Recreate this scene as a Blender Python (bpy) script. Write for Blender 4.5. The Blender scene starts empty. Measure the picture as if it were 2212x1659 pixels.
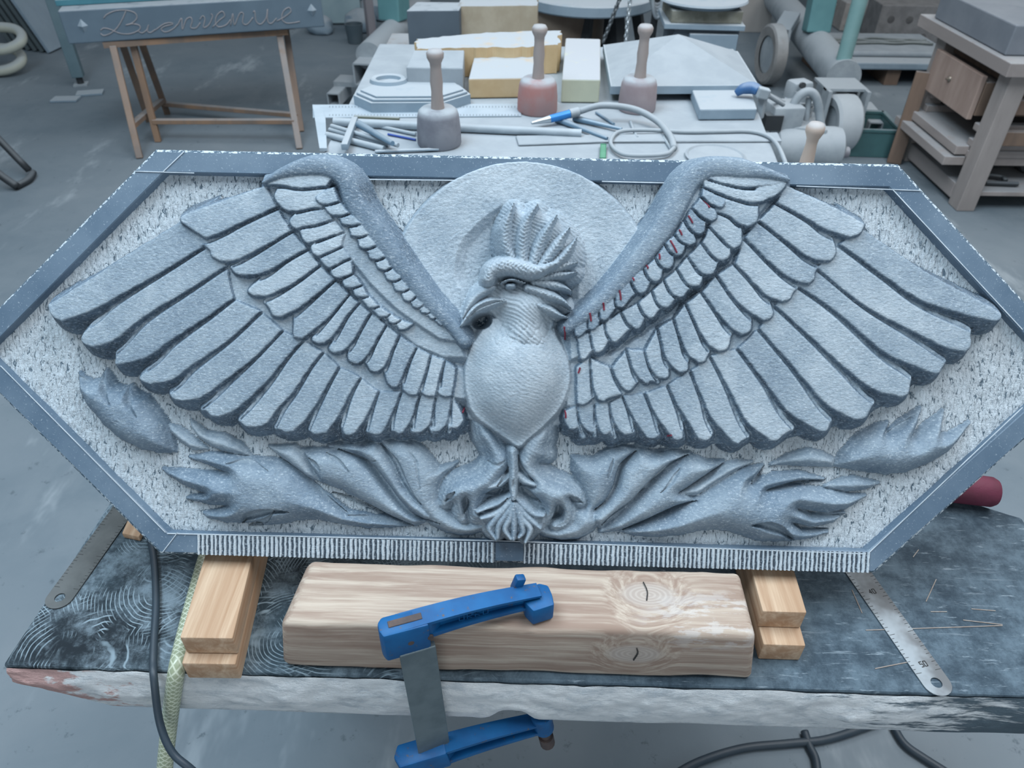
import bpy, bmesh, math, random
import numpy as np
from mathutils import Vector, Matrix
random.seed(7); RNG = np.random.default_rng(7)
SC = bpy.context.scene; COL = SC.collection

# ------------------------------------------------------------------ camera
FPX, IW, IH = 1600.0, 2212, 1659
PITCH, ROLL = math.radians(38.5), math.radians(0.8)
CAM = Vector((0, 0, 1.65))
_fw = Vector((0, math.cos(PITCH), -math.sin(PITCH)))
_u0 = Vector((0, math.sin(PITCH), math.cos(PITCH))); _r0 = Vector((1, 0, 0))
_rt = _r0*math.cos(ROLL) + _u0*math.sin(ROLL)
_up = -_r0*math.sin(ROLL) + _u0*math.cos(ROLL)
cd = bpy.data.cameras.new('camera'); cam = bpy.data.objects.new('camera', cd); COL.objects.link(cam)
cd.sensor_width = 36; cd.lens = 36*FPX/IW; cd.clip_start = .02; cd.clip_end = 60
m = Matrix.Identity(4)
for i, v in enumerate((_rt, _up, -_fw)):
    for j in range(3): m[j][i] = v[j]
m.translation = CAM
cam.matrix_world = m
cd.dof.use_dof = True; cd.dof.focus_distance = 0.93; cd.dof.aperture_fstop = 9.0
SC.camera = cam

# ------------------------------------------------------------------ light
W = bpy.data.worlds.new('workshop_daylight'); SC.world = W; W.use_nodes = True
wb = W.node_tree.nodes['Background']; wb.inputs[0].default_value = (.78, .90, 1.0, 1); wb.inputs[1].default_value = .27
def area_light(loc, target, sx, sy, power, color):
    l = bpy.data.lights.new('roof_or_fill_light', 'AREA'); l.shape = 'RECTANGLE'; l.size = sx; l.size_y = sy
    l.energy = power; l.color = color
    o = bpy.data.objects.new('roof_or_fill_light', l); COL.objects.link(o)
    o.location = loc; o.rotation_euler = (Vector(target)-Vector(loc)).to_track_quat('-Z', 'Y').to_euler()
    return o
# rows of roof lights over the shop: cool on the left, more neutral on the right
area_light((-1.5, .9, 4.3), (-.9, .9, 0), 2.6, 1.5, 150, (.70, .87, 1.0))
area_light((1.5, .9, 4.3), (1.0, .9, 0), 2.6, 1.5, 130, (.92, .96, 1.0))
area_light((-.2, 3.6, 4.3), (.1, 3.4, 0), 3.4, 1.4, 72, (.93, .96, 1.0))
area_light((3.4, 4.2, 4.3), (3.0, 4.2, 0), 2.2, 1.6, 60, (1.0, .95, .90))
area_light((.3, -4.6, 2.1), (0, .5, .9), 4.0, 2.0, 75, (.86, .94, 1.0)).name = 'front_fill_light'  # fill light added behind the camera to brighten the front faces
SC.view_settings.view_transform = 'Standard'; SC.view_settings.look = 'None'
SC.view_settings.gamma = 1; SC.view_settings.use_curve_mapping = False
SC.view_settings.exposure = -0.10

# ------------------------------------------------------------------ point helpers (real distances come from heights / depths)
def ray(px, py):
    return (_fw + _rt*((px-IW/2)/FPX) - _up*((py-IH/2)/FPX))
def atz(px, py, z):
    r = ray(px, py); return CAM + r*((z-CAM.z)/r.z)
def aty(px, py, y):
    r = ray(px, py); return CAM + r*((y-CAM.y)/r.y)

# ------------------------------------------------------------------ materials
MATS = {}
def nd(nt, t, **kw):
    n = nt.nodes.new(t)
    for k, v in kw.items():
        if k.startswith('i_'):
            n.inputs[k[2:].replace('_', ' ')].default_value = v
        else: setattr(n, k, v)
    return n
def mix(nt, fac, a, b, blend='MIX'):
    n = nt.nodes.new('ShaderNodeMix'); n.data_type = 'RGBA'; n.blend_type = blend
    for s, v in ((0, fac), (6, a), (7, b)):
        if hasattr(v, 'is_output'): nt.links.new(v, n.inputs[s])
        elif s == 0: n.inputs[0].default_value = v
        else: n.inputs[s].default_value = (*v, 1) if len(v) == 3 else v
    return n.outputs[2]
def ramp(nt, fac, p0, p1):
    n = nt.nodes.new('ShaderNodeMapRange'); n.interpolation_type = 'SMOOTHSTEP'
    nt.links.new(fac, n.inputs[0]); n.inputs[1].default_value = p0; n.inputs[2].default_value = p1
    return n.outputs[0]
def noise(nt, vec, scale, detail=4, rough=.55, dist=0):
    n = nd(nt, 'ShaderNodeTexNoise'); n.inputs['Scale'].default_value = scale
    n.inputs['Detail'].default_value = detail; n.inputs['Roughness'].default_value = rough; n.inputs['Distortion'].default_value = dist
    nt.links.new(vec, n.inputs['Vector']); return n.outputs['Fac']
def mapping(nt, vec, scale=(1, 1, 1), rot=(0, 0, 0)):
    n = nd(nt, 'ShaderNodeMapping'); n.inputs['Scale'].default_value = scale; n.inputs['Rotation'].default_value = rot
    nt.links.new(vec, n.inputs['Vector']); return n.outputs[0]
def newmat(name):
    m = bpy.data.materials.new(name); m.use_nodes = True; nt = m.node_tree
    b = nt.nodes['Principled BSDF']; tc = nd(nt, 'ShaderNodeTexCoord')
    return m, nt, b, tc.outputs['Object']
def bump(nt, b, h, strength, dist=.002, chain=None):
    n = nd(nt, 'ShaderNodeBump'); n.inputs['Strength'].default_value = strength; n.inputs['Distance'].default_value = dist
    nt.links.new(h, n.inputs['Height'])
    if chain is not None: nt.links.new(chain, n.inputs['Normal'])
    nt.links.new(n.outputs[0], b.inputs['Normal']); return n.outputs[0]
DUST = (.36, .402, .437)
def simple(name, c1, c2=None, scale=8, rough=.75, metal=0, dust=0, bmp=.15, bscale=60, bdist=.002, dustcol=DUST, lo=.35, hi=.65, stretch=(1, 1, 1)):
    """two-tone noise colour, fine relief, and settled stone dust on upward faces"""
    if name in MATS: return MATS[name]
    m, nt, b, co = newmat(name)
    c2 = c2 or tuple(x*.75 for x in c1)
    v = mapping(nt, co, stretch)
    col = mix(nt, ramp(nt, noise(nt, v, scale, 5, .6), lo, hi), c1, c2)
    if dust:
        g = nd(nt, 'ShaderNodeNewGeometry'); s = nd(nt, 'ShaderNodeSeparateXYZ'); nt.links.new(g.outputs['Normal'], s.inputs[0])
        upf = ramp(nt, s.outputs[2], .15, .8)
        n2 = ramp(nt, noise(nt, co, 14, 5, .6), .15, .5)
        mm = nd(nt, 'ShaderNodeMath', operation='MULTIPLY'); nt.links.new(upf, mm.inputs[0]); nt.links.new(n2, mm.inputs[1])
        m2 = nd(nt, 'ShaderNodeMath', operation='MULTIPLY_ADD'); nt.links.new(mm.outputs[0], m2.inputs[0])
        m2.inputs[1].default_value = dust; m2.inputs[2].default_value = dust*.12; m2.use_clamp = True
        col = mix(nt, m2.outputs[0], col, dustcol)
    nt.links.new(col, b.inputs['Base Color'])
    b.inputs['Roughness'].default_value = rough; b.inputs['Metallic'].default_value = metal
    if bmp: bump(nt, b, noise(nt, v, bscale, 5, .6), bmp, bdist)
    MATS[name] = m; return m

# ------------------------------------------------------------------ object helpers
def tag(o, label=None, cat=None, group=None, kind=None):
    if label: o['label'] = label
    if cat: o['category'] = cat
    if group: o['group'] = group
    if kind or cat: o['kind'] = kind or 'thing'
    return o
def empty(name, loc=(0, 0, 0), rz=0, label=None, cat=None, group=None, mat=None):
    o = bpy.data.objects.new(name, None); COL.objects.link(o); o.empty_display_size = .05
    o.location = loc; o.rotation_euler = (0, 0, rz)
    if mat is not None: o.matrix_world = mat
    return tag(o, label, cat, group)
def link(name, me, mat=None, parent=None):
    o = bpy.data.objects.new(name, me); COL.objects.link(o)
    if mat is not None: me.materials.append(mat)
    if parent is not None: o.parent = parent
    return o
def obj(name, bm, mat=None, parent=None, smooth=None, recalc=True):
    if recalc: bmesh.ops.recalc_face_normals(bm, faces=bm.faces)
    me = bpy.data.meshes.new(name); bm.to_mesh(me); bm.free()
    if smooth:
        me.polygons.foreach_set('use_smooth', [True]*len(me.polygons))
        if smooth < 3: me.set_sharp_from_angle(angle=smooth)
    return link(name, me, mat, parent)
def box(bm, c, s, rz=0, ry=0, rx=0, bev=0, seg=2):
    M = Matrix.Translation(c) @ Matrix.Rotation(rz, 4, 'Z') @ Matrix.Rotation(ry, 4, 'Y') @ Matrix.Rotation(rx, 4, 'X') @ Matrix.Diagonal((*s, 1))
    r = bmesh.ops.create_cube(bm, size=1, matrix=M)
    if bev:
        es = list({e for v in r['verts'] for e in v.link_edges})
        bmesh.ops.bevel(bm, geom=es, offset=bev, segments=seg, affect='EDGES', profile=.5)
def bar(bm, a, b, w, h, roll=0, bev=0):
    """square bar from a to b"""
    a, b = Vector(a), Vector(b); d = b-a; q = d.to_track_quat('Z', 'Y')
    M = Matrix.Translation((a+b)/2) @ q.to_matrix().to_4x4() @ Matrix.Rotation(roll, 4, 'Z') @ Matrix.Diagonal((w, h, d.length, 1))
    r = bmesh.ops.create_cube(bm, size=1, matrix=M)
    if bev:
        es = list({e for v in r['verts'] for e in v.link_edges})
        bmesh.ops.bevel(bm, geom=es, offset=bev, segments=2, affect='EDGES', profile=.5)
def cyl(bm, a, b, r0, r1=None, n=20, caps=True):
    a, b = Vector(a), Vector(b); d = b-a; r1 = r0 if r1 is None else r1
    M = Matrix.Translation((a+b)/2) @ d.to_track_quat('Z', 'Y').to_matrix().to_4x4()
    bmesh.ops.create_cone(bm, cap_ends=caps, segments=n, radius1=r0, radius2=r1, depth=d.length, matrix=M)
def catmull(pts, n):
    """smooth curve through the points, n samples per span"""
    P = [np.array(p, float) for p in pts]
    if len(P) < 3: return [tuple(P[0]+(P[-1]-P[0])*k/n) for k in range(n+1)]
    Q = [2*P[0]-P[1]] + P + [2*P[-1]-P[-2]]; out = []
    for i in range(1, len(Q)-2):
        for k in range(n):
            t = k/n
            out.append(tuple(.5*((2*Q[i]) + (Q[i+1]-Q[i-1])*t + (2*Q[i-1]-5*Q[i]+4*Q[i+1]-Q[i+2])*t*t + (3*Q[i]-Q[i-1]-3*Q[i+1]+Q[i+2])*t**3)))
    out.append(tuple(P[-1])); return out
def tube(bm, pts, r, n=10, spans=6, close_caps=True):
    P = [Vector(p) for p in catmull(pts, spans)]; rings = []
    t0 = (P[1]-P[0]).normalized(); nrm = t0.orthogonal().normalized()
    for i, p in enumerate(P):
        t = ((P[min(i+1, len(P)-1)]-P[max(i-1, 0)])).normalized()
        nrm = (nrm - t*nrm.dot(t)).normalized(); bi = t.cross(nrm)
        rr = r(i/(len(P)-1)) if callable(r) else r
        rings.append([bm.verts.new(p + (nrm*math.cos(2*math.pi*k/n) + bi*math.sin(2*math.pi*k/n))*rr) for k in range(n)])
    for a, b in zip(rings, rings[1:]):
        for k in range(n): bm.faces.new((a[k], a[(k+1) % n], b[(k+1) % n], b[k]))
    if close_caps: bm.faces.new(rings[0][::-1]); bm.faces.new(rings[-1])
def lathe(bm, prof, M=None, n=32):
    """profile of (radius, z) turned about Z"""
    M = M or Matrix.Identity(4); rings = []
    for r, z in prof:
        if r < 1e-6: rings.append([bm.verts.new(M @ Vector((0, 0, z)))])
        else: rings.append([bm.verts.new(M @ Vector((r*math.cos(2*math.pi*k/n), r*math.sin(2*math.pi*k/n), z))) for k in range(n)])
    for a, b in zip(rings, rings[1:]):
        if len(a) == 1 and len(b) == 1: continue
        for k in range(n):
            if len(a) == 1: bm.faces.new((a[0], b[k], b[(k+1) % n]))
            elif len(b) == 1: bm.faces.new((a[k], b[0], a[(k+1) % n]))
            else: bm.faces.new((a[k], a[(k+1) % n], b[(k+1) % n], b[k]))
def prism(bm, poly, z0, z1, M=None, bev=0, bseg=2):
    M = M or Matrix.Identity(4)
    lo = [bm.verts.new(M @ Vector((x, y, z0))) for x, y in poly]; hi = [bm.verts.new(M @ Vector((x, y, z1))) for x, y in poly]
    n = len(poly); fs = [bm.faces.new(lo[::-1]), bm.faces.new(hi)]
    for i in range(n): fs.append(bm.faces.new((lo[i], lo[(i+1) % n], hi[(i+1) % n], hi[i])))
    if bev:
        es = list({e for v in lo+hi for e in v.link_edges})
        bmesh.ops.bevel(bm, geom=es, offset=bev, segments=bseg, affect='EDGES', profile=.5)
def frame(o, x, y, z):
    M = Matrix.Identity(4)
    for i, v in enumerate((x, y, z)):
        for j in range(3): M[j][i] = v[j]
    M.translation = o; return M
# value noise on arrays
def vnoise(x, y, scale, seed=0, octaves=3):
    out = np.zeros_like(x); amp = 1.0; tot = 0
    for o in range(octaves):
        g = np.random.default_rng(seed+o*13).random((257, 257))
        X = x*scale; Y = y*scale; xi = np.floor(X).astype(int); yi = np.floor(Y).astype(int); fx = X-xi; fy = Y-yi
        fx = fx*fx*(3-2*fx); fy = fy*fy*(3-2*fy)
        a = g[xi % 256, yi % 256]; b = g[(xi+1) % 256, yi % 256]; c = g[xi % 256, (yi+1) % 256]; d = g[(xi+1) % 256, (yi+1) % 256]
        out += amp*(a*(1-fx)*(1-fy)+b*fx*(1-fy)+c*(1-fx)*fy+d*fx*fy); tot += amp; amp *= .5; scale *= 2.03
    return out/tot-.5
# ================================================================== the carved hexagonal relief
TILT, YAW = math.radians(55.6), math.radians(-.92)
HA, HW, HH, BD = .4033, .6099, .2054, .0257            # inner half top, half width, half height, border width
RO = Vector((.0063, .5399, .955))                       # middle of the lower front edge
_R = Matrix.Rotation(YAW, 3, 'Z')
RU = _R @ Vector((1, 0, 0)); RV = _R @ Vector((0, math.cos(TILT), math.sin(TILT))); RN = RU.cross(RV)
RC = RO + RV*(HH+BD)                                    # centre of the face
RM = frame(RC, RU, RV, RN)
def S(pts, w=0.0):
    """photo points -> (s, t) on the plane w above the face of the stone"""
    out = []
    for p in pts:
        r = ray(p[0], p[1]); k = (RC + RN*w - CAM).dot(RN)/r.dot(RN); q = CAM + r*k - RC
        out.append((q.dot(RU), q.dot(RV)))
    return out
CELL = .00105
gs = np.arange(-.640, .640+CELL, CELL); gt = np.arange(-.2290, .2290+CELL, CELL)
GX, GY = np.meshgrid(gs, gt, indexing='ij')
BG = -.011
Z = np.full(GX.shape, BG); LAB = np.zeros(GX.shape, int)
Z += .0022*vnoise(GX, GY, 30, 3) + .0018*vnoise(GX, GY*.45, 330, 5, 2)
LABELS = ['background']            # index -> key
INFO = {}
WOB = vnoise(GX, GY, 160, 21, 3)
WOB2 = vnoise(GX, GY, 420, 31, 2)
def lab(key, parent, name, tone):
    LABELS.append(key); INFO[len(LABELS)-1] = (parent, name, tone); return len(LABELS)-1
def window(P, pad):
    P = np.array(P); a = P.min(0)-pad; b = P.max(0)+pad
    i0 = max(int((a[0]-gs[0])/CELL), 0); i1 = min(int((b[0]-gs[0])/CELL)+2, len(gs))
    j0 = max(int((a[1]-gt[0])/CELL), 0); j1 = min(int((b[1]-gt[0])/CELL)+2, len(gt))
    return (slice(i0, i1), slice(j0, j1))
def dpoly(X, Y, P, closed=False):
    """distance to a polyline and position along it"""
    best = np.full(X.shape, 9.); pos = np.zeros(X.shape)
    P = [np.array(p) for p in P]; n = len(P); segs = n if closed else n-1
    L = 0; tot = sum(np.hypot(*(P[(i+1) % n]-P[i])) for i in range(segs)) + 1e-9
    for i in range(segs):
        a, b = P[i], P[(i+1) % n]; d = b-a; l2 = d@d + 1e-14
        t = np.clip(((X-a[0])*d[0]+(Y-a[1])*d[1])/l2, 0, 1)
        r = np.hypot(X-a[0]-t*d[0], Y-a[1]-t*d[1]); k = r < best
        best = np.where(k, r, best); l = math.sqrt(l2); pos = np.where(k, (L+t*l)/tot, pos); L += l
    return best, pos
def inside(X, Y, P):
    c = np.zeros(X.shape, bool); n = len(P)
    for i in range(n):
        x0, y0 = P[i]; x1, y1 = P[(i+1) % n]
        if y0 == y1: continue
        k = ((y0 > Y) != (y1 > Y)) & (X < (x1-x0)*(Y-y0)/(y1-y0)+x0); c ^= k
    return c
def put(win, z, L):
    k = z > Z[win]; Z[win] = np.where(k, z, Z[win]); LAB[win] = np.where(k, L, LAB[win])
def feather(A, B, tip, lo, hi, L, k=2.1, frac=1.0, lohi_tip=0.0, wob=.0016, gap=0, first=False):
    """shingled feather: dips under its neighbour along edge A, stands proud along edge B"""
    A = S(A, hi); B = S(B, hi); tip = S(tip, hi)
    Ac = catmull(A, 6)
    if gap:                                   # the cut between neighbours widens towards the tips
        Q = np.array(Ac); t_ = np.gradient(Q, axis=0); t_ /= np.linalg.norm(t_, axis=1)[:, None]+1e-9
        nn = np.stack([-t_[:, 1], t_[:, 0]], 1); mid = np.array(B[len(B)//2])-Q[len(Q)//2]
        if (nn[len(Q)//2]*mid).sum() < 0: nn = -nn
        u_ = np.linspace(0, 1, len(Q))
        Ac = [tuple(p) for p in Q + nn*(.0010+gap*u_**2.2)[:, None]]
    Ac = Ac[:max(2, int(len(Ac)*frac))]
    T = catmull([Ac[-1]] + list(tip) + [B[-1]], 4)[1:-1]
    Bc = catmull(B, 6)
    poly = Ac + T + Bc[::-1]
    w = window(poly, .020); X, Y = GX[w], GY[w]
    wb = WOB[w]*wob
    dA, _ = dpoly(X, Y, Ac); dB, pB = dpoly(X, Y, Bc + T[::-1][:max(1, len(T)//2)])
    d, _ = dpoly(X, Y, poly, True); ins = inside(X, Y, poly)
    v = dA/(dA+dB+1e-6)
    vv = np.clip(v/.13, 0, 1); z = lo + (hi-lo)*(.86*vv*vv*(3-2*vv)+.14*v) - lohi_tip*np.clip(pB-.6, 0, 1)*2.5
    if first: z = hi - (hi-lo)*.35*(1-v)
    z = z + WOB2[w]*.0006 - .0006*np.exp(-d/.0012)*ins
    dout = np.where(ins, 0, np.maximum(d+wb, 0))
    put(w, z - (k*1.7-k*.85*np.clip(pB, 0, 1))*dout - 15*dout*dout, L)
def blur(a, r):
    for ax in (0, 1):
        for _ in range(2):
            p = np.pad(a, [(r, r) if i == ax else (0, 0) for i in (0, 1)], mode='edge'); c_ = np.cumsum(p, axis=ax)
            c_ = np.concatenate([np.zeros_like(np.take(c_, [0], ax)), c_], ax); n_ = a.shape[ax]
            a = (np.take(c_, np.arange(2*r+1, 2*r+1+n_), ax)-np.take(c_, np.arange(0, n_), ax))/(2*r+1)
    return a
def dome(poly, h, R, L, base=None, k=2.4, w=None, smooth=5, sharp=.5, bias=None, wob=.0010, soft=2, step=.28):
    """swelling form: rises from its outline over the distance R"""
    base = BG if base is None else base
    P = S(poly, base+h*.6 if w is None else w)
    P = catmull(P+[P[0]], smooth)[:-1] if smooth else P
    wn = window(P, .012); X, Y = GX[wn], GY[wn]
    d, _ = dpoly(X, Y, P, True); ins = inside(X, Y, P)
    q = np.clip(d/R, 0, 1)
    z = base + h*(step + (1-step)*(1-(1-q)**2)**sharp)
    if soft: z = blur(z, soft)
    if bias: z = z + bias[0]*(X-np.mean([p[0] for p in P])) + bias[1]*(Y-np.mean([p[1] for p in P]))
    dout = np.where(ins, 0, np.maximum(d+WOB[wn]*wob, 0))
    put(wn, z + WOB2[wn]*.0006 - k*dout - 30*dout*dout, L)
def ridge(path, hw, h, L, base=None, w=None, tip=1.0, start=1.0, flat=2.0, add=False, n=6, hair=0.0):
    """tapering rounded ridge along a path; hw in metres"""
    base = BG if base is None else base
    P = catmull(S(path, base+h*.7 if w is None else w), n)
    wn = window(P, hw*1.6+.004); X, Y = GX[wn], GY[wn]
    d, p = dpoly(X, Y, P)
    wd = hw*np.minimum(1, np.minimum(start + (1-start)*np.clip(p/.25, 0, 1), tip + (1-tip)*np.clip((1-p)/.45, 0, 1)))+1e-5
    q = d/wd
    z = base + h*(1-np.clip(q, 0, 1.6)**flat)
    if hair:
        pl_ = sum(math.dist(a_, b_) for a_, b_ in zip(P, P[1:])); z = z + hair*np.sin((p*pl_-d*.9)*2*math.pi/.0040 + 5*WOB[wn])*np.clip(1.15-q, 0, 1)
    if add:
        Z[wn] = Z[wn] + np.where(q < 1, h*(1-q**2)**2, 0)
    else: put(wn, np.where(q < 1.5, z, -1), L)
GROOVES = np.zeros(GX.shape)
def groove(path, hw, depth, w=.0, tip=.15, start=.15, tone=.5, asym=0):
    P = catmull(S(path, w), 6); wn = window(P, hw*2); X, Y = GX[wn], GY[wn]
    d, p = dpoly(X, Y, P)
    wd = hw*np.minimum(1, np.minimum(start+(1-start)*np.clip(p/.3, 0, 1), tip+(1-tip)*np.clip((1-p)/.5, 0, 1)))+1e-5
    g = np.clip(1-(d/wd)**2, 0, 1); Z[wn] -= depth*g; GROOVES[wn] = np.maximum(GROOVES[wn], tone*g)
def hollow(c, rx, ry, depth, w=0, ang=0):
    (x, y), = S([c], w); X, Y = GX-x, GY-y; ca, sa = math.cos(ang), math.sin(ang)
    q = ((X*ca+Y*sa)/rx)**2 + ((-X*sa+Y*ca)/ry)**2
    Z[...] = Z - depth*np.clip(1-q, 0, 1)**.6
def zz(pts, ox, oy, sc): return [(ox+sc*x, oy+sc*y) for x, y in pts]

# ---- sun disc behind the head
Ls = lab('sun', 'relief', 'sun_disc', .60)
(cx, cy), = S([(1126, 642)], .003); (ex, ey), = S([(1126, 350)], .003); SR = ey-cy
dd = np.hypot(GX-cx, GY-cy)
put((slice(None), slice(None)), np.where(dd < SR+.01, .0030 + WOB2*.0010 - 2.6*np.maximum(dd-SR+WOB*.001, 0), -1), Ls)
# recess carved around the head
Hd = lambda pts: zz(pts, 840, 340, .25316)
hp = catmull(S(Hd([(640, 1180), (560, 1000), (600, 760), (720, 600), (900, 450), (1060, 390), (1300, 400), (1460, 490), (1600, 660), (1650, 900), (1620, 1100), (1600, 1300), (1400, 1400), (700, 1420)]), 0), 5)
w = window(hp, .01); d, _ = dpoly(GX[w], GY[w], hp, True); ins = inside(GX[w], GY[w], hp)
Z[w] = np.where(ins & (LAB[w] == Ls), .003 - .009*np.clip(d/.010, 0, 1) + WOB2[w]*.0016, Z[w])

# ---- wings
EL = [  # lower edges of the long feathers of the left wing, root to tip
 [(449,525),(369,574),(246,644),(193,672),(131,693)], [(486,574),(410,623),(307,685),(246,734),(201,749)],
 [(502,644),(451,681),(369,734),(316,771),(254,787)], [(561,672),(492,734),(410,791),(369,820),(324,828)],
 [(607,713),(553,767),(492,816),(434,857),(393,865)], [(652,734),(615,775),(574,824),(512,881),(471,900)],
 [(695,760),(667,795),(633,845),(600,880),(574,914),(545,922)], [(730,791),(708,828),(676,882),(656,908),(632,931)],
 [(776,815),(752,856),(730,897),(704,934)], [(815,845),(802,876),(784,910),(765,935)], [(864,847),(850,882),(836,912),(823,935)],
 [(904,854),(893,889),(882,915),(869,934)], [(938,856),(932,893),(925,917),(910,932)], [(973,856),(969,893),(962,917),(949,930)],
 [(999,897),(998,912),(988,924)]]
TL = [[(102,662),(112,682)], [(176,728),(182,742)], [(250,777),(250,785)], [(303,816),(309,824)], [(367,851),(376,861)], [(446,888),(455,897)],
 [(524,915),(532,921)], [(606,928),(615,932)], [(675,934),(687,937)], [(745,936),(754,938)], [(802,936),(811,938)], [(854,932),(861,936)],
 [(889,930),(899,934)], [(930,926),(938,932)], [(970,918),(977,924)]]
AL0 = [(400,470),(287,541),(180,610),(108,656)]
ER = [
 [(1816,527),(1910,595),(1992,648),(2094,681),(2150,693)], [(1766,578),(1869,660),(1971,714),(2045,750),(2086,758)],
 [(1717,611),(1807,673),(1910,759),(1971,787),(2021,807)], [(1676,660),(1746,722),(1828,795),(1889,841),(1945,856)],
 [(1641,709),(1725,804),(1787,873),(1850,906)], [(1596,752),(1656,828),(1705,890),(1772,930)],
 [(1537,769),(1574,836),(1615,910),(1665,950)], [(1494,800),(1521,865),(1541,906),(1586,955)],
 [(1444,831),(1463,871),(1483,902),(1511,947)], [(1395,849),(1413,887),(1430,914),(1456,947)], [(1347,856),(1362,889),(1377,914),(1399,945)],
 [(1318,871),(1324,899),(1337,927),(1349,938)], [(1287,874),(1289,904),(1296,927),(1304,937)], [(1249,876),(1254,909),(1266,927),(1276,933)],
 [(1221,887),(1220,907),(1231,925)]]
TR = [[(2164,680),(2160,690)], [(2097,742),(2094,752)], [(2034,797),(2030,804)], [(1963,846),(1957,853)], [(1873,898),(1865,904)], [(1787,928),(1781,931)],
 [(1683,947),(1676,951)], [(1602,952),(1596,957)], [(1534,945),(1525,950)], [(1474,944),(1466,949)], [(1422,942),(1412,946)],
 [(1368,932),(1360,937)], [(1318,932),(1312,936)], [(1286,926),(1282,932)], [(1249,920),(1242,926)]]
AR0 = [(1862,492),(2000,585),(2100,640),(2158,672)]
plL = [(705,378),(760,395),(990,700),(1010,770),(1012,935),(930,939),(800,944),(743,945),(672,942),(604,934),(520,917),(443,882),(365,843),(301,802),(252,760),(184,705),(150,686),(305,565),(430,490),(580,420)]
plR = [(1500,378),(1455,420),(1230,690),(1225,760),(1213,934),(1252,940),(1321,944),(1429,953),(1478,957),(1537,961),(1605,962),(1693,953),(1795,929),(1879,900),(1967,846),(2035,786),(2094,733),(2130,690),(2040,625),(1870,512),(1705,418)]
for side, pl in (('L', plL), ('R', plR)):
    Lw = lab('wing'+side, 'relief', 'wing', .10)  # undusted scoop floor, its dark tone also paints the gap shade
    P = catmull(S(pl, .010), 1); wn = window(P, .012); d, _ = dpoly(GX[wn], GY[wn], P, True); ins = inside(GX[wn], GY[wn], P)
    dout = np.where(ins, 0, d)
    put(wn, .0010 + WOB2[wn]*.0016 - 6*dout, Lw)
def plate(side, pts, h):
    P = S(pts, h); wn = window(P, .012); d, _ = dpoly(GX[wn], GY[wn], P, True); ins = inside(GX[wn], GY[wn], P)
    put(wn, h + WOB2[wn]*.0006 - 1.2*np.where(ins, 0, d), LABELS.index('coverts'+side))
for sd_ in 'LR': lab('coverts'+sd_, 'wing'+sd_, 'covert_ground', .52)
plate('L', [(440,520),(486,574),(502,644),(561,672),(607,713),(652,734),(695,760),(730,791),(776,815),(815,845),(864,847),(904,854),(973,856),(1003,860),(1000,800),(930,765),(860,720),(798,676),(752,635),(688,572),(627,498),(596,447),(480,490)], .0165)
plate('R', [(1825,527),(1766,578),(1717,611),(1676,660),(1641,709),(1596,752),(1537,769),(1494,800),(1444,831),(1395,849),(1347,856),(1287,874),(1226,875),(1228,780),(1320,770),(1400,720),(1480,660),(1550,590),(1611,513),(1680,440),(1760,470)], .0165)
plate('L', [(690,395),(735,440),(800,520),(860,590),(930,665),(985,720),(1000,770),(960,770),(900,745),(850,705),(800,672),(740,610),(690,560),(640,500),(600,440),(580,400)], .0225)
plate('R', [(1500,390),(1690,395),(1640,460),(1600,500),(1560,555),(1500,610),(1440,660),(1380,700),(1300,745),(1235,775),(1232,715),(1290,665),(1370,595),(1430,525),(1480,450)], .0225)
plate('L', [(720,420),(760,470),(810,530),(870,600),(930,665),(980,715),(985,735),(950,730),(890,690),(850,660),(800,610),(760,560),(720,500),(690,450)], .0272)
plate('R', [(1520,400),(1545,430),(1550,450),(1500,512),(1440,575),(1380,630),(1300,690),(1240,725),(1235,705),(1290,665),(1370,595),(1430,525),(1480,450)], .0262)
def row(side, edges, tips, A0, lo, hi, k, frac, tone, gap=.0, lt=0):
    prev = A0
    for i, (e, t) in enumerate(zip(edges, tips)):
        L = lab('feather', 'wing'+side, 'feather', tone + .05*math.sin(i*2.3) )
        f = min(1, i/(len(edges)-1))
        feather(prev, e, t, lo-.1*(hi-lo)*f, hi-(hi-lo)*.35*f, L, k, frac if i else 1.0, lt, gap=gap*(1-.45*f) if i else 0, first=(i == 0))
        prev = e
row('L', EL, TL, AL0, .0150, .0215, 2.0, .80, .47, .024)
row('R', ER, TR, AR0, .0150, .0215, 2.0, .80, .50, .024)
# second row
E2L = [[(596,447),(520,480),(451,511),(424,500)], [(627,498),(574,529),(512,560),(475,562)], [(662,537),(615,562),(574,586),(529,594)], [(688,572),(639,607),(582,636),(552,637)],
 [(721,604),(687,632),(643,665),(604,684)], [(752,635),(721,672),(687,704),(652,731)], [(774,653),(748,682),(721,721),(700,740)], [(798,676),(774,715),(754,745),(735,759)],
 [(832,701),(808,741),(791,769),(772,784)], [(860,724),(845,756),(830,789),(815,802)], [(897,750),(882,780),(867,815),(856,836)], [(928,767),(919,800),(906,834),(899,852)],
 [(959,778),(949,813),(938,854)], [(984,796),(979,830),(973,854)]]
T2L = [[(389,470),(396,483)], [(452,538),(458,553)], [(500,578),(510,590)], [(538,624),(540,633)], [(584,670),(590,680)], [(634,722),(640,729)], [(674,732),(684,740)], [(711,752),(720,761)],
 [(751,768),(758,781)], [(797,795),(803,801)], [(836,822),(846,834)], [(872,842),(884,851)], [(912,848),(924,855)], [(948,850),(960,855)]]
row('L', E2L, T2L, [(572,400),(480,432),(398,462)], .0195, .0265, 2.2, .80, .52, .011)
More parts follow.
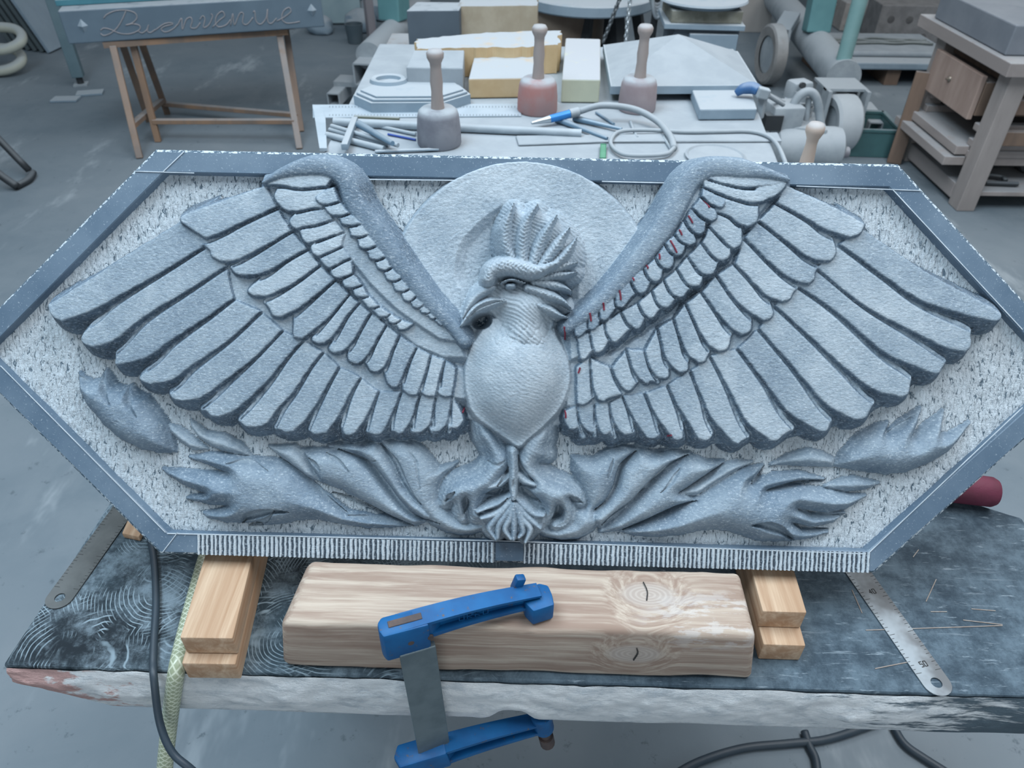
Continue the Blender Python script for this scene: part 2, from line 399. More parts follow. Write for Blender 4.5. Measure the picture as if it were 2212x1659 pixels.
E2R = [[(1680,437),(1746,472),(1787,496),(1838,511)], [(1641,476),(1697,517),(1754,558),(1793,562)], [(1611,513),(1664,566),(1713,603),(1748,611)], [(1589,569),(1627,608),(1657,637),(1690,650)],
 [(1551,594),(1585,641),(1618,672),(1650,691)], [(1518,630),(1549,672),(1576,704),(1604,722)], [(1484,655),(1509,707),(1530,743),(1553,757)], [(1458,689),(1473,732),(1486,763),(1510,783)],
 [(1423,709),(1433,747),(1443,778),(1468,804)], [(1395,757),(1405,790),(1420,813),(1436,817)], [(1356,755),(1365,785),(1377,811),(1396,827)], [(1323,795),(1332,818),(1347,838),(1358,843)],
 [(1277,775),(1280,813),(1286,846),(1294,862)], [(1246,793),(1247,838),(1249,872)]]
T2R = [[(1868,486),(1858,503)], [(1806,538),(1803,553)], [(1761,588),(1757,603)], [(1713,632),(1705,645)], [(1671,676),(1663,687)], [(1622,708),(1615,718)], [(1574,748),(1566,756)], [(1526,774),(1520,781)],
 [(1484,798),(1477,803)], [(1444,810),(1441,815)], [(1404,822),(1401,826)], [(1366,838),(1362,842)], [(1313,860),(1304,865)], [(1270,868),(1260,874)]]
row('R', E2R, T2R, [(1700,400),(1790,440),(1866,482)], .0195, .0265, 2.2, .80, .54, .011)
# third row
J = lambda pts: zz(pts, 560, 340, .20796)
E3L = [J([(690,295),(440,315),(250,285),(80,272)]), J([(650,515),(540,525),(420,545),(300,555)]), J([(760,640),(600,692),(430,718),(385,738)]), J([(880,762),(800,790),(620,850),(500,885)]), J([(850,920),(720,980),(640,1012),(600,1022)]),
 J([(950,1040),(850,1080),(760,1130),(725,1142)]), J([(960,1200),(900,1230),(830,1252)]), J([(1060,1318),(1000,1340),(935,1352)]), J([(1125,1435),(1080,1447),(1040,1447)]), J([(1240,1540),(1200,1555),(1160,1555)]),
 [(841,677),(834,683),(826,684)], [(864,690),(854,697),(845,697)], [(890,700),(880,708),(868,712)]]
T3L = [J([(60,250),(70,262)]), J([(160,395),(220,500)]), J([(320,650),(345,705)]), J([(425,775),(460,850)]), J([(540,930),(560,990)]), J([(645,1070),(680,1115)]), J([(748,1190),(780,1238)]), J([(868,1290),(895,1340)]),
 J([(985,1400),(1005,1435)]), J([(1108,1522),(1130,1548)]), [(814,677),(819,682)], [(839,687),(841,694)], [(858,703),(862,710)]]
row('L', E3L, T3L, J([(760,190),(650,140),(400,140),(200,170),(90,235)]), .0240, .0310, 2.2, .82, .56, .003)
E3R = [[(1522,383),(1568,396),(1613,403),(1667,398)], [(1521,403),(1559,418),(1586,427),(1631,436),(1667,425)], [(1548,456),(1577,467),(1595,481),(1615,489)], [(1535,488),(1552,506),(1573,526),(1587,536)], [(1519,523),(1534,543),(1548,557),(1560,562)],
 [(1489,553),(1503,575),(1514,588),(1527,593)], [(1465,580),(1478,602),(1490,615),(1502,618)], [(1437,604),(1447,626),(1458,638),(1469,641)], [(1411,628),(1423,656),(1435,664)], [(1381,654),(1390,674),(1402,687)],
 [(1344,674),(1357,697),(1374,709)], [(1308,697),(1313,720),(1324,737)], [(1276,717),(1281,742),(1287,760)], [(1248,732),(1252,760),(1256,774)]]
T3R = [[(1699,387),(1690,393)], [(1696,393),(1686,412)], [(1637,470),(1630,482)], [(1602,517),(1597,530)], [(1577,548),(1570,558)], [(1544,582),(1538,590)], [(1516,606),(1511,615)], [(1482,630),(1477,638)], [(1450,655),(1444,662)],
 [(1416,678),(1410,685)], [(1386,700),(1381,707)], [(1337,732),(1331,738)], [(1302,754),(1294,760)], [(1270,768),(1263,774)]]
row('R', E3R, T3R, [(1490,385),(1530,365),(1610,362),(1690,385)], .0240, .0310, 2.2, .82, .57, .003)
# arm bands
def armband(side, path, hw, h, tone):
    L = lab('arm'+side, 'wing'+side, 'arm_band', tone)
    P = catmull(S(path, h*.8), 6); wn = window(P, .05); d, p = dpoly(GX[wn], GY[wn], P)
    wd = np.interp(p, [0, .16, .5, 1], hw)
    q = d/wd
    put(wn, np.where(q < 1.5, h - .0045*np.clip(q, 0, 1)**2 - .0075*np.clip((q-.62)/.38, 0, 1)**1.5 - 3.2*np.maximum(d-wd, 0), -1), L)
armband('L', [(572,396),(610,375),(660,361),(712,363),(748,388),(768,438),(802,490),(846,545),(888,602),(932,656),(976,702),(1002,736)], [.003, .0125, .0150, .0085], .0335, .22)
armband('R', [(1700,390),(1650,374),(1590,364),(1530,364),(1492,388),(1470,425),(1440,480),(1403,530),(1363,580),(1318,630),(1270,674),(1226,706)], [.003, .0130, .0150, .0085], .0335, .32)
# fourth row of small scallops beside the arm
J4 = [((590,410),(650,480),(820,450)), ((700,540),(800,600),(925,575)), ((845,640),(900,700),(1050,680)), ((945,770),(985,820),(1125,790)), ((1030,880),(1075,945),(1210,910)), ((1135,1000),(1180,1060),(1300,1030)),
 ((1215,1110),(1280,1170),(1365,1140)), ((1315,1230),(1370,1280),(1465,1250)), ((1400,1340),(1450,1390),(1550,1360)), ((1490,1440),(1550,1490),(1630,1430)), ((1590,1520),(1640,1560),(1700,1520)), ((1680,1590),(1720,1612),(1785,1590))]
E4L = [J([c, ((b[0]+c[0])/2-5, (b[1]+c[1])/2+14), b]) for a, b, c in J4] + [[(945,683),(939,687),(934,689)], [(962,695),(957,700),(953,702)]]
T4L = [J([a, ((a[0]+b[0])/2-12, (a[1]+b[1])/2+10)]) for a, b, c in J4] + [[(928,682),(930,686)], [(945,695),(948,699)]]
row('L', E4L, T4L, J([(760,300),(690,330),(620,370)]), .0265, .0345, 2.8, .9, .50, .001)
a4 = [(1517,423),(1498,448),(1481,474),(1460,506),(1439,526),(1419,557),(1393,580),(1365,604),(1332,638),(1297,669),(1272,684),(1242,697)]
b4 = [(1552,448),(1534,477),(1506,506),(1487,528),(1461,552),(1438,580),(1412,608),(1382,633),(1337,664),(1301,692),(1276,712),(1246,727)]
E4R = [[a, ((a[0]+b[0])/2-2, (a[1]+b[1])/2+2), (b[0]-2, b[1]-2)] for a, b in zip(a4, b4)]
T4R = [[(b[0]+15, b[1]-9), (b[0]+7, b[1]-1)] for b in b4]
row('R', E4R, T4R, [(1520,405),(1545,418),(1568,432)], .0265, .0345, 2.8, .85, .42, .001)

# ---- lower foliage
G = lambda pts: zz(pts, 1050, 880, .29385)
F_ = lambda pts: zz(pts, 600, 880, .27125)
E_ = lambda pts: zz(pts, 0, 760, .31646)
Q_ = lambda pts: zz(pts, 1550, 860, .29928)
T_ = lambda pts: zz(pts, 920, 900, .17479)
def leaf(pts, h, R, tone_, sharp=.6, bias=None, k=3.4, smooth=1):
    L = lab('leaf', 'relief', 'leaf', .16+tone_*.85); dome(pts, h*1.12, R, L, None, k, smooth=1, sharp=sharp, bias=bias, soft=1, step=.12); return L
leaf(E_([(1145,500),(1220,520),(1300,580),(1400,665),(1300,665),(1220,610),(1160,550)]), .012, .010, .42)
leaf(E_([(1290,470),(1400,545),(1540,575),(1640,630),(1700,710),(1560,690),(1440,650),(1350,590),(1300,520)]), .013, .012, .45)
leaf(E_([(505,148),(590,205),(650,190),(690,128),(760,225),(830,250),(868,232),(920,290),(980,308),(1040,390),(1110,490),(1145,590),(1162,683),(1060,690),(930,662),(800,602),(680,502),(570,372),(515,270)]), .022, .024, .20, .7)
leaf([(579,966),(633,964),(657,980),(672,1008),(690,1040),(660,1030),(620,998)], .014, .012, .45)
leaf(F_([(180,345),(400,340),(500,335),(640,390),(760,490),(850,610),(950,730),(1060,840),(1170,915),(1085,948),(900,880),(700,775),(500,650),(330,595),(250,480)]), .019, .018, .32)
leaf(F_([(400,318),(600,298),(780,285),(870,370),(945,490),(1010,630),(1100,730),(1190,790),(1295,915),(1160,905),(1050,830),(950,730),(860,610),(760,480),(640,380)]), .021, .016, .36)
leaf([(814,945),(858,949),(893,956),(915,972),(934,994),(947,1013),(985,1002),(958,1028),(948,1052),(949,1078),(958,1096),(985,1118),(1005,1130),(1045,1128),(1055,1145),(1018,1157),(993,1158),(964,1152),(935,1138),(905,1112),(882,1085),(862,1050),(845,1010),(825,970)], .019, .022, .30)
leaf([(400,991),(443,984),(494,985),(545,992),(600,998),(640,1022),(672,1052),(705,1076),(745,1108),(800,1120),(860,1129),(893,1138),(840,1143),(790,1144),(735,1136),(680,1125),(640,1126),(600,1135),(560,1137),(530,1132),(480,1132),(440,1122),(430,1114),(460,1108),(485,1097),(440,1092),(394,1081),(420,1074),(435,1070),(390,1052),(355,1030),(340,1017),(400,1021),(485,1026),(440,1006)], .024, .030, .17, .75, smooth=3)
# right side
leaf(Q_([(400,485),(520,410),(660,370),(780,400),(850,440),(840,490),(650,490),(480,480)]), .013, .012, .34)
leaf(Q_([(790,640),(900,590),(1000,575),(1180,620),(1080,655),(950,670)]), .012, .009, .34)
leaf(Q_([(880,490),(930,400),(1050,270),(1180,205),(1262,184),(1235,262),(1370,160),(1502,78),(1470,190),(1432,292),(1560,180),(1668,98),(1650,190),(1645,272),(1710,272),(1860,188),(1800,270),(1700,390),(1560,470),(1400,535),(1250,553),(1080,530)]), .022, .024, .22, .7, smooth=3)
leaf(G([(1770,425),(1860,405),(1965,405),(1840,470),(1660,580),(1560,650),(1420,640),(1560,560)]), .014, .012, .42)
leaf(G([(1500,350),(1545,372),(1640,405),(1755,412),(1640,500),(1500,590),(1430,632),(1540,690),(1400,740),(1200,830),(1000,905),(850,922),(960,830),(1100,690),(1260,530),(1380,425)]), .019, .018, .30)
leaf(G([(1120,305),(1220,350),(1340,335),(1500,348),(1380,420),(1260,520),(1130,650),(1060,720),(950,800),(850,880),(770,850),(780,790),(880,700),(950,590),(1000,440)]), .021, .016, .38)
leaf([(1237,990),(1285,992),(1314,974),(1344,967),(1379,970),(1345,1005),(1330,1050),(1308,1086),(1285,1103),(1300,1130),(1279,1150),(1250,1166),(1209,1169),(1176,1162),(1153,1147),(1160,1138),(1200,1142),(1232,1125),(1240,1100),(1262,1098),(1268,1090),(1256,1056),(1238,1020)], .019, .022, .32)
RD = G([(1000,925),(1200,862),(1360,800),(1500,712),(1600,645),(1750,545),(1900,465),(2060,440)]) + Q_([(300,570),(250,622),(430,562),(620,545),(800,602),(620,612),(370,672),(520,640),(760,668),(1000,718),(1105,722),(960,810),(830,838),(600,806),(720,868),(945,848),(860,912),(700,942),(560,914),(640,985),(825,988),(700,1022),(550,1045),(440,1045),(320,1045),(200,1000),(100,972),(0,960)]) + G([(1560,925),(1450,950),(1280,965),(1100,955)])
leaf(RD, .024, .030, .20, .75, smooth=3)

# ---- the bird: body, thighs, tail, head
Lb = lab('body', 'relief', 'body', .56)
body = [(1062,690),(1046,712),(1022,745),(1008,785),(1005,823),(1012,866),(1028,898),(1058,922),(1092,945),(1119,963),(1143,945),(1176,917),(1208,881),(1226,840),(1230,807),(1224,773),(1208,740),(1192,712),(1183,690)]
Lt = lab('thighL', 'body', 'thigh', .44); Lt2 = lab('thighR', 'body', 'thigh', .46)
dome(T_([(610,40),(700,60),(850,180),(940,330),(1040,440),(1080,560),(1020,680),(960,760),(900,860),(880,930),(740,970),(690,1050),(660,1150),(700,1210),(690,1290),(580,1290),(530,1200),(490,1030),(470,1280),(400,1240),(330,1060),(230,1100),(200,1080),(210,980),(260,880),(370,790),(560,720),(680,650),(750,560),(760,480),(700,350),(640,260),(615,150)]), .036, .020, Lt, None, 2.6, smooth=3, sharp=.6)
dome(T_([(1545,60),(1440,100),(1250,200),(1150,330),(1120,450),(1080,560),(1150,680),(1200,780),(1300,830),(1210,900),(1290,980),(1420,1070),(1480,1170),(1440,1330),(1560,1240),(1640,1110),(1700,1200),(1700,1300),(1600,1370),(1700,1370),(1790,1280),(1800,1120),(1780,1010),(1900,1080),(1930,1060),(1880,950),(1750,850),(1560,770),(1440,680),(1390,600),(1420,550),(1520,500),(1500,380),(1540,250)]), .036, .020, Lt2, None, 2.6, smooth=3, sharp=.6)
Lst = lab('tailstem', 'body', 'tail', .48)
ridge(T_([(1070,420),(1080,560),(1080,760),(1085,1000)]), .010, .040, Lst, None, tip=.6)
dome(T_([(1080,880),(900,1060),(660,1130),(680,1250),(750,1400),(870,1510),(960,1440),(1050,1500),(1150,1470),(1220,1540),(1330,1420),(1420,1370),(1470,1220),(1300,1060)]), .029, .010, Lst, None, 2.6, smooth=2, sharp=.6)
fr = [[(1050,960),(920,1060),(780,1110),(640,1160)], [(1060,1000),(960,1120),(830,1200),(690,1240)], [(1060,1040),(950,1150),(830,1290),(790,1380),(870,1500)], [(1070,1060),(990,1200),(900,1330),(890,1480)], [(1080,1060),(1040,1230),(980,1370),(1050,1490)],
 [(1085,1060),(1090,1250),(1090,1400),(1085,1495)], [(1110,1060),(1160,1230),(1200,1400),(1150,1470)], [(1110,1060),(1190,1240),(1290,1370),(1230,1530)], [(1120,1050),(1220,1190),(1330,1290),(1410,1360)], [(1120,1000),(1230,1110),(1340,1190),(1450,1210)], [(1040,700),(960,770),(880,830),(780,860)], [(1120,680),(1190,760),(1260,800),(1340,830)]]
for i, q in enumerate(fr):
    L = lab('frond', 'tailstem', 'tail_frond', .48+.06*math.sin(i*2)); ridge(T_(q), .0088, .037-.001*abs(i-5), L, None, tip=.55, start=.5, flat=2.4)
dome(body, .062, .058, Lb, None, 3.0, w=.02, smooth=4, sharp=.6, soft=9)
# neck + head
Lh = lab('head', 'relief', 'head', .60)
dome(Hd([(615,1440),(636,1320),(700,1190),(800,1090),(900,1030),(1100,1010),(1300,1020),(1430,1080),(1480,1190),(1560,1290),(1490,1340),(1520,1370),(1400,1395),(1430,1520),(1500,1720),(1350,1800),(850,1800),(690,1720),(790,1560),(880,1490),(915,1420),(890,1330),(810,1300),(700,1360)]), .057, .040, Lh, None, 3.0, w=.03, smooth=4, sharp=.7, soft=8)
for i, q in enumerate([[(990,1225),(850,1245),(720,1315),(622,1438)], [(900,1110),(780,1170),(690,1265),(640,1370)]]):
    L = lab('beak', 'head', 'beak', .55); ridge(Hd(q), .0125, .050-.003*i, L, None, tip=.25, start=.6, hair=.0003)
Lc = lab('crestmass', 'head', 'crest', .56)
dome(Hd([(1000,900),(955,760),(965,600),(1010,480),(1065,405),(1160,450),(1268,412),(1340,470),(1428,503),(1490,560),(1542,612),(1600,720),(1625,850),(1605,930),(1600,1000),(1400,1050),(1200,1040),(1000,1000)]), .041, .013, Lc, None, 2.4, w=.02, smooth=2, sharp=.6, soft=3)
for i, q in enumerate([[(1180,1120),(1360,1180),(1480,1230),(1548,1290)], [(1180,1230),(1360,1300),(1450,1345),(1518,1368)], [(1240,1070),(1400,1095),(1500,1120),(1560,1150)]]):
    L = lab('cheek', 'head', 'cheek_tuft', .57); ridge(Hd(q), .0120, .054-.003*i, L, None, tip=.15, start=.9, hair=.0008)
plumes = [([(1060,900),(1000,760),(1000,600),(1066,408)], .0165), ([(1140,900),(1140,720),(1175,560),(1268,414)], .0175), ([(1230,910),(1280,760),(1355,620),(1428,507)], .0165), ([(1300,930),(1400,800),(1475,690),(1540,610)], .0155), ([(1380,950),(1480,860),(1550,770),(1600,690)], .0120), ([(1300,1010),(1440,950),(1520,925),(1605,905)], .0110), ([(1300,1040),(1420,1015),(1500,1005),(1605,985)], .0095)]
for i, (q, hw) in enumerate(plumes):
    L = lab('plume', 'head', 'crest_plume', .58+.03*math.sin(i*3)); ridge(Hd(q), hw, .050+.0012*i - (.010 if i > 4 else 0), L, None, tip=.14, start=.9, flat=2.0, hair=.0009)
L = lab('brow', 'head', 'brow_roll', .58)
ridge(Hd([(850,1040),(890,965),(1010,935),(1150,965),(1270,975),(1420,915)]), .0185, .0625, L, None, tip=.35, start=.75, flat=2.6, hair=.0009)
L = lab('eye', 'head', 'eye', .5); ridge(Hd([(1020,1103),(1062,1101)]), .0050, .0565, L, None, tip=1, start=1, flat=4)
L = lab('lid', 'head', 'eyelid', .6); ridge(Hd([(950,1075),(1050,1050),(1160,1072)]), .0030, .0605, L, None, tip=.3, start=.3)
hollow(Hd([(790,1400)])[0], .0120, .0092, .030, .02, .25)
groove(Hd([(985,1215),(860,1240),(750,1290),(650,1390)]), .0022, .006, .045, tone=.0)
# fur-like tooling over the head, fine hatching on the breast
hk = {'head': .0007, 'crest': .0008, 'crest_plume': .0005, 'brow_roll': .0006, 'cheek_tuft': .0005, 'beak': .0003, 'body': .00022, 'thigh': .00025}
ha = np.array([0.]+[hk.get(INFO[i][1], 0.) for i in range(1, len(LABELS))])[LAB]
Z += ha*np.sin(2*math.pi*(GX*.55+GY*.83+.014*vnoise(GX, GY, 34, 77, 2))/.0038)
# ---- cut lines in the foliage and bird
for q, hw, dp in [(E_([(690,130),(730,250),(795,358)]), .0035, .008), (E_([(868,238),(905,345),(972,440)]), .0035, .008), (E_([(600,208),(560,185),(520,160)]), .002, .003),
    (E_([(1640,1175),(1700,1120),(1860,1078),(1985,1080)]), .0060, .011), (E_([(1680,1195),(1790,1160),(1850,1120),(1880,1085)]), .0050, .008), (E_([(1560,760),(1700,745),(1850,805)]), .003, .004),
    (F_([(0,410),(150,510),(300,645),(430,750),(560,850)]), .003, .006), (F_([(560,860),(760,890),(950,925),(1080,950)]), .0035, .005), (F_([(420,690),(640,760),(850,860),(1060,945)]), .0045, .008),
    (F_([(820,290),(940,420),(1010,570),(1080,690),(1150,765)]), .0040, .009), (F_([(480,335),(700,440),(850,615),(950,745),(1090,870),(1290,915)]), .004, .008), (F_([(640,400),(740,420),(800,410)]), .003, .003),
    (F_([(1050,340),(1110,420),(1130,560),(1150,660)]), .0016, .003), (F_([(390,360),(500,420),(580,495)]), .003, .005), (F_([(260,400),(320,450),(350,500)]), .003, .005),
    (G([(1110,320),(1000,430),(950,590),(880,700),(800,760)]), .004, .009), (G([(1490,352),(1340,420),(1200,560),(1080,680),(920,790),(850,870)]), .004, .008), (G([(1750,415),(1640,500),(1500,590),(1420,632)]), .003, .006),
    (G([(1550,690),(1400,745),(1200,835),(1010,905)]), .0045, .008), (G([(930,370),(910,440),(890,510)]), .002, .004), (G([(1420,440),(1330,560),(1270,620)]), .0025, .004),
    (Q_([(230,900),(330,905),(450,950),(555,1030)]), .0065, .013), (Q_([(560,915),(680,960),(820,960)]), .004, .007), (Q_([(590,810),(700,850),(830,855),(940,842)]), .004, .007),
    (Q_([(360,672),(520,635),(620,612),(800,600)]), .004, .007), (Q_([(250,625),(300,580),(350,500)]), .003, .006), (Q_([(1235,250),(1300,215),(1400,140)]), .003, .004)]:
    groove(q, hw, dp, -.002)
for q, hw, dp in [([(1020,620),(1010,690),(960,760),(880,860)], .003, .008), ([(920,930),(820,960),(740,975)], .005, .010), ([(240,1060),(290,1000),(360,930)], .004, .008), ([(490,990),(480,1100),(460,1230)], .005, .010), ([(660,1180),(800,1150),(920,1090),(1010,1000)], .0028, .006),
    ([(760,560),(860,600),(980,540)], .003, .003), ([(1130,460),(1170,620),(1270,740),(1330,800)], .003, .008), ([(1180,900),(1300,1000),(1420,1080)], .005, .010), ([(1640,1110),(1650,1220),(1560,1320)], .006, .012), ([(1780,1010),(1880,1070),(1940,1090)], .004, .007), ([(1080,740),(1085,860),(1090,980)], .0018, .005)]:
    groove(T_(q), hw, dp, .015)
# feather tips scratched on the breast
for r, y0 in enumerate((150, 250, 340)):
    for i in range(4+(r < 2)):
        x0 = 800+170*i+(85 if r % 2 else 0)
        groove(zz([(x0-60, y0-60), (x0-30, y0+20), (x0, y0+45), (x0+40, y0), (x0+60, y0-60)], 940, 680, .16878), .0011, .0011, .03, tip=.6, start=.6, tone=.15)

# ---- one mesh per part, all sharing the carved surface
hexq = lambda X, Y, g: (np.abs(Y) < HH+g) & ((HH*(np.abs(X)-HA) + (HW-HA)*np.abs(Y)) < HH*(HW-HA) + g*math.hypot(HH, HW-HA))
relief = empty('carved_stone_relief', label='grey-blue hexagonal stone relief of a phoenix with spread wings, leaning on the bench', cat='stone relief', mat=RM)
def stone_mat():
    m, nt, b, co = newmat('carved_bluestone')
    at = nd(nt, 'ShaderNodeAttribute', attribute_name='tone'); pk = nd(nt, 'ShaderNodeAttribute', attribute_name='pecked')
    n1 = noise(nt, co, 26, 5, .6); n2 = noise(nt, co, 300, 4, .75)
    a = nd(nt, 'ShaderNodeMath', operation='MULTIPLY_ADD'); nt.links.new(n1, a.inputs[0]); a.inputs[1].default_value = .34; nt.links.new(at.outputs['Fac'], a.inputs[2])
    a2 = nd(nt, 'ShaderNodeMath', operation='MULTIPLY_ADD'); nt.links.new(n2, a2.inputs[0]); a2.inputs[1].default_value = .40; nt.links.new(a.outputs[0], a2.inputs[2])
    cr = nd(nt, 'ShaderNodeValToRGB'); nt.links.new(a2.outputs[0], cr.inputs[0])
    e = cr.color_ramp.elements; e[0].position = .37; e[0].color = (.048, .066, .088, 1); e[1].position = 1.0; e[1].color = (.55, .615, .665, 1)  # darkest stop deepened for the painted shade in feather gaps
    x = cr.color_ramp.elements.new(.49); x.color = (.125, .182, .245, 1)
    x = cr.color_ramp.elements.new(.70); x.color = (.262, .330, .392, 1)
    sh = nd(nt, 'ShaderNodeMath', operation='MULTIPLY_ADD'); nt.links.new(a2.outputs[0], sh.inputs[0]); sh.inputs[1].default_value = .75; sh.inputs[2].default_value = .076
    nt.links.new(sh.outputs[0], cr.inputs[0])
    # small pale fossils and scratches
    vo = nd(nt, 'ShaderNodeTexVoronoi'); vo.inputs['Scale'].default_value = 330; nt.links.new(mapping(nt, co, (1, .45, 1), (0, 0, .6)), vo.inputs['Vector'])
    sp = nd(nt, 'ShaderNodeMath', operation='MULTIPLY'); nt.links.new(ramp(nt, vo.outputs['Distance'], .30, .14), sp.inputs[0]); nt.links.new(ramp(nt, noise(nt, co, 60, 3), .48, .66), sp.inputs[1])
    sf = nd(nt, 'ShaderNodeMath', operation='MULTIPLY'); nt.links.new(sp.outputs[0], sf.inputs[0]); sf.inputs[1].default_value = .35
    col = mix(nt, sf.outputs[0], cr.outputs[0], (.55, .62, .67))
    sc = noise(nt, mapping(nt, co, (260, 520, 260), (0, 0, .5)), 1.0, 3, .7)
    sm = nd(nt, 'ShaderNodeMath', operation='MULTIPLY'); nt.links.new(ramp(nt, sc, .52, .72), sm.inputs[0]); sm.inputs[1].default_value = .55
    col = mix(nt, sm.outputs[0], col, (.54, .61, .665))
    # pecked ground: shade painted dark into the pits between pale ridges
    pkn = noise(nt, mapping(nt, co, (330, 115, 200), (0, 0, .25)), 1.0, 3, .65, .8)
    pit = ramp(nt, pkn, .46, .34)
    mm = nd(nt, 'ShaderNodeMath', operation='MULTIPLY'); nt.links.new(pit, mm.inputs[0]); nt.links.new(pk.outputs['Fac'], mm.inputs[1])
    col = mix(nt, mm.outputs[0], col, (.095, .14, .18))
    nt.links.new(col, b.inputs['Base Color']); b.inputs['Roughness'].default_value = .62
    b.inputs['Specular IOR Level'].default_value = .35
    h2 = nd(nt, 'ShaderNodeMath', operation='MULTIPLY'); nt.links.new(pkn, h2.inputs[0]); nt.links.new(pk.outputs['Fac'], h2.inputs[1])
    ch = bump(nt, b, h2.outputs[0], 1.0, .0032)
    bump(nt, b, noise(nt, mapping(nt, co, (190, 430, 190), (0, 0, .5)), 1.0, 4, .72), .85, .0015, ch)
    return m
STONE = stone_mat()
# tone per point: dust on the dressed stone, darker where polished, shade painted between feathers
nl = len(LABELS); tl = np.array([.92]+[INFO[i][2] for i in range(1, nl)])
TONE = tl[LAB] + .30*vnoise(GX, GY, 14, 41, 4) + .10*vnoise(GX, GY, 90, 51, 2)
# steep cut walls darkened, bare stone plus painted gap shade; grooves pale
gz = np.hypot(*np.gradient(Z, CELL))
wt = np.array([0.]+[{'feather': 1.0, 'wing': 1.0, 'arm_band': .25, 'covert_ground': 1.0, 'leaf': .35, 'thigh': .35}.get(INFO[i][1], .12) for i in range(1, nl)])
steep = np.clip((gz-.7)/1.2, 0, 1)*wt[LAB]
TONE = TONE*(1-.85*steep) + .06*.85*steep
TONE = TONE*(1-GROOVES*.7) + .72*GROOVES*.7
PECK = np.where(LAB == 0, 1.0, 0.0)
sunrough = (LAB == Ls)*np.clip((np.hypot(GX-cx, GY-cy+.02) < .115).astype(float)*(vnoise(GX, GY, 22, 61, 3)+.45), 0, 1)
PECK = np.maximum(PECK, sunrough*.5)
flab = LAB[:-1, :-1].copy()
# faces take the label of their highest corner
zs = np.stack([Z[:-1, :-1], Z[1:, :-1], Z[1:, 1:], Z[:-1, 1:]]); ls = np.stack([LAB[:-1, :-1], LAB[1:, :-1], LAB[1:, 1:], LAB[:-1, 1:]])
flab = np.take_along_axis(ls, zs.argmax(0)[None], 0)[0]; fzmax = zs.max(0)
for wk in ('wingL', 'wingR', 'covertsL', 'covertsR'):                 # stray flecks of the wing ground join the feather beside them
    li_ = LABELS.index(wk); cells = set(zip(*[c.tolist() for c in np.where(flab == li_)])); comps = []
    while cells:
        st = [cells.pop()]; comp = []
        while st:
            i_, j_ = st.pop(); comp.append((i_, j_))
            for n_ in ((i_+1, j_), (i_-1, j_), (i_, j_+1), (i_, j_-1)):
                if n_ in cells: cells.remove(n_); st.append(n_)
        comps.append(comp)
    comps.sort(key=len)
    for comp in comps[:-1]:
        todo = list(comp)
        for _ in range(60):
            rest = []
            for i_, j_ in todo:
                nb = [flab[a_, b_] for a_, b_ in ((i_+1, j_), (i_-1, j_), (i_, j_+1), (i_, j_-1)) if 0 <= a_ < flab.shape[0] and 0 <= b_ < flab.shape[1] and flab[a_, b_] != li_]
                if nb: flab[i_, j_] = nb[0]
                else: rest.append((i_, j_))
            todo = rest
            if not todo: break
fx = (GX[:-1, :-1]+GX[1:, 1:])/2; fy = (GY[:-1, :-1]+GY[1:, 1:])/2
innerf = hexq(fx, fy, .004); outerf = hexq(fx, fy, BD-.0012)
keep = innerf | (outerf & (flab > 0) & (fzmax > -.0005))
idx = np.arange(GX.size).reshape(GX.shape)
quad = np.stack([idx[:-1, :-1], idx[1:, :-1], idx[1:, 1:], idx[:-1, 1:]], -1)
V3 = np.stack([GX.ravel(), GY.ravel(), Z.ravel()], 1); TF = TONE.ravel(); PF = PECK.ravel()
def part_mesh(name, mask, mat, parent):
    q = quad[mask]
    if len(q) < 6: return None
    u, inv = np.unique(q.ravel(), return_inverse=True)
    me = bpy.data.meshes.new(name); n = len(q)
    me.vertices.add(len(u)); me.vertices.foreach_set('co', V3[u].astype(np.float32).ravel())
    me.loops.add(n*4); me.loops.foreach_set('vertex_index', inv.astype(np.int32))
    me.polygons.add(n); me.polygons.foreach_set('loop_start', np.arange(0, n*4, 4, dtype=np.int32))
    me.polygons.foreach_set('use_smooth', np.ones(n, bool))
    me.update(calc_edges=True)
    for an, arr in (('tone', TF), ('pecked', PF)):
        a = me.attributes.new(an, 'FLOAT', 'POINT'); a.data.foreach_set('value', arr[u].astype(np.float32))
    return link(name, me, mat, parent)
OB = {'relief': relief}
order = list(range(nl))
for i in order:
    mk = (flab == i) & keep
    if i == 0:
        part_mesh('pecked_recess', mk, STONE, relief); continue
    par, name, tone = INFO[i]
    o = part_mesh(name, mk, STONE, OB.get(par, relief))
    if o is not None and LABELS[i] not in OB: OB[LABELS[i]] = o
for k_, l_ in (('wingL', 'left wing of layered feathers'), ('wingR', 'right wing of layered feathers, some marked in red'), ('sun', 'flat pale disc behind the crested head'), ('head', 'crested head with hooked beak'), ('body', 'smooth egg-shaped breast')):
    if k_ in OB: OB[k_]['label'] = l_
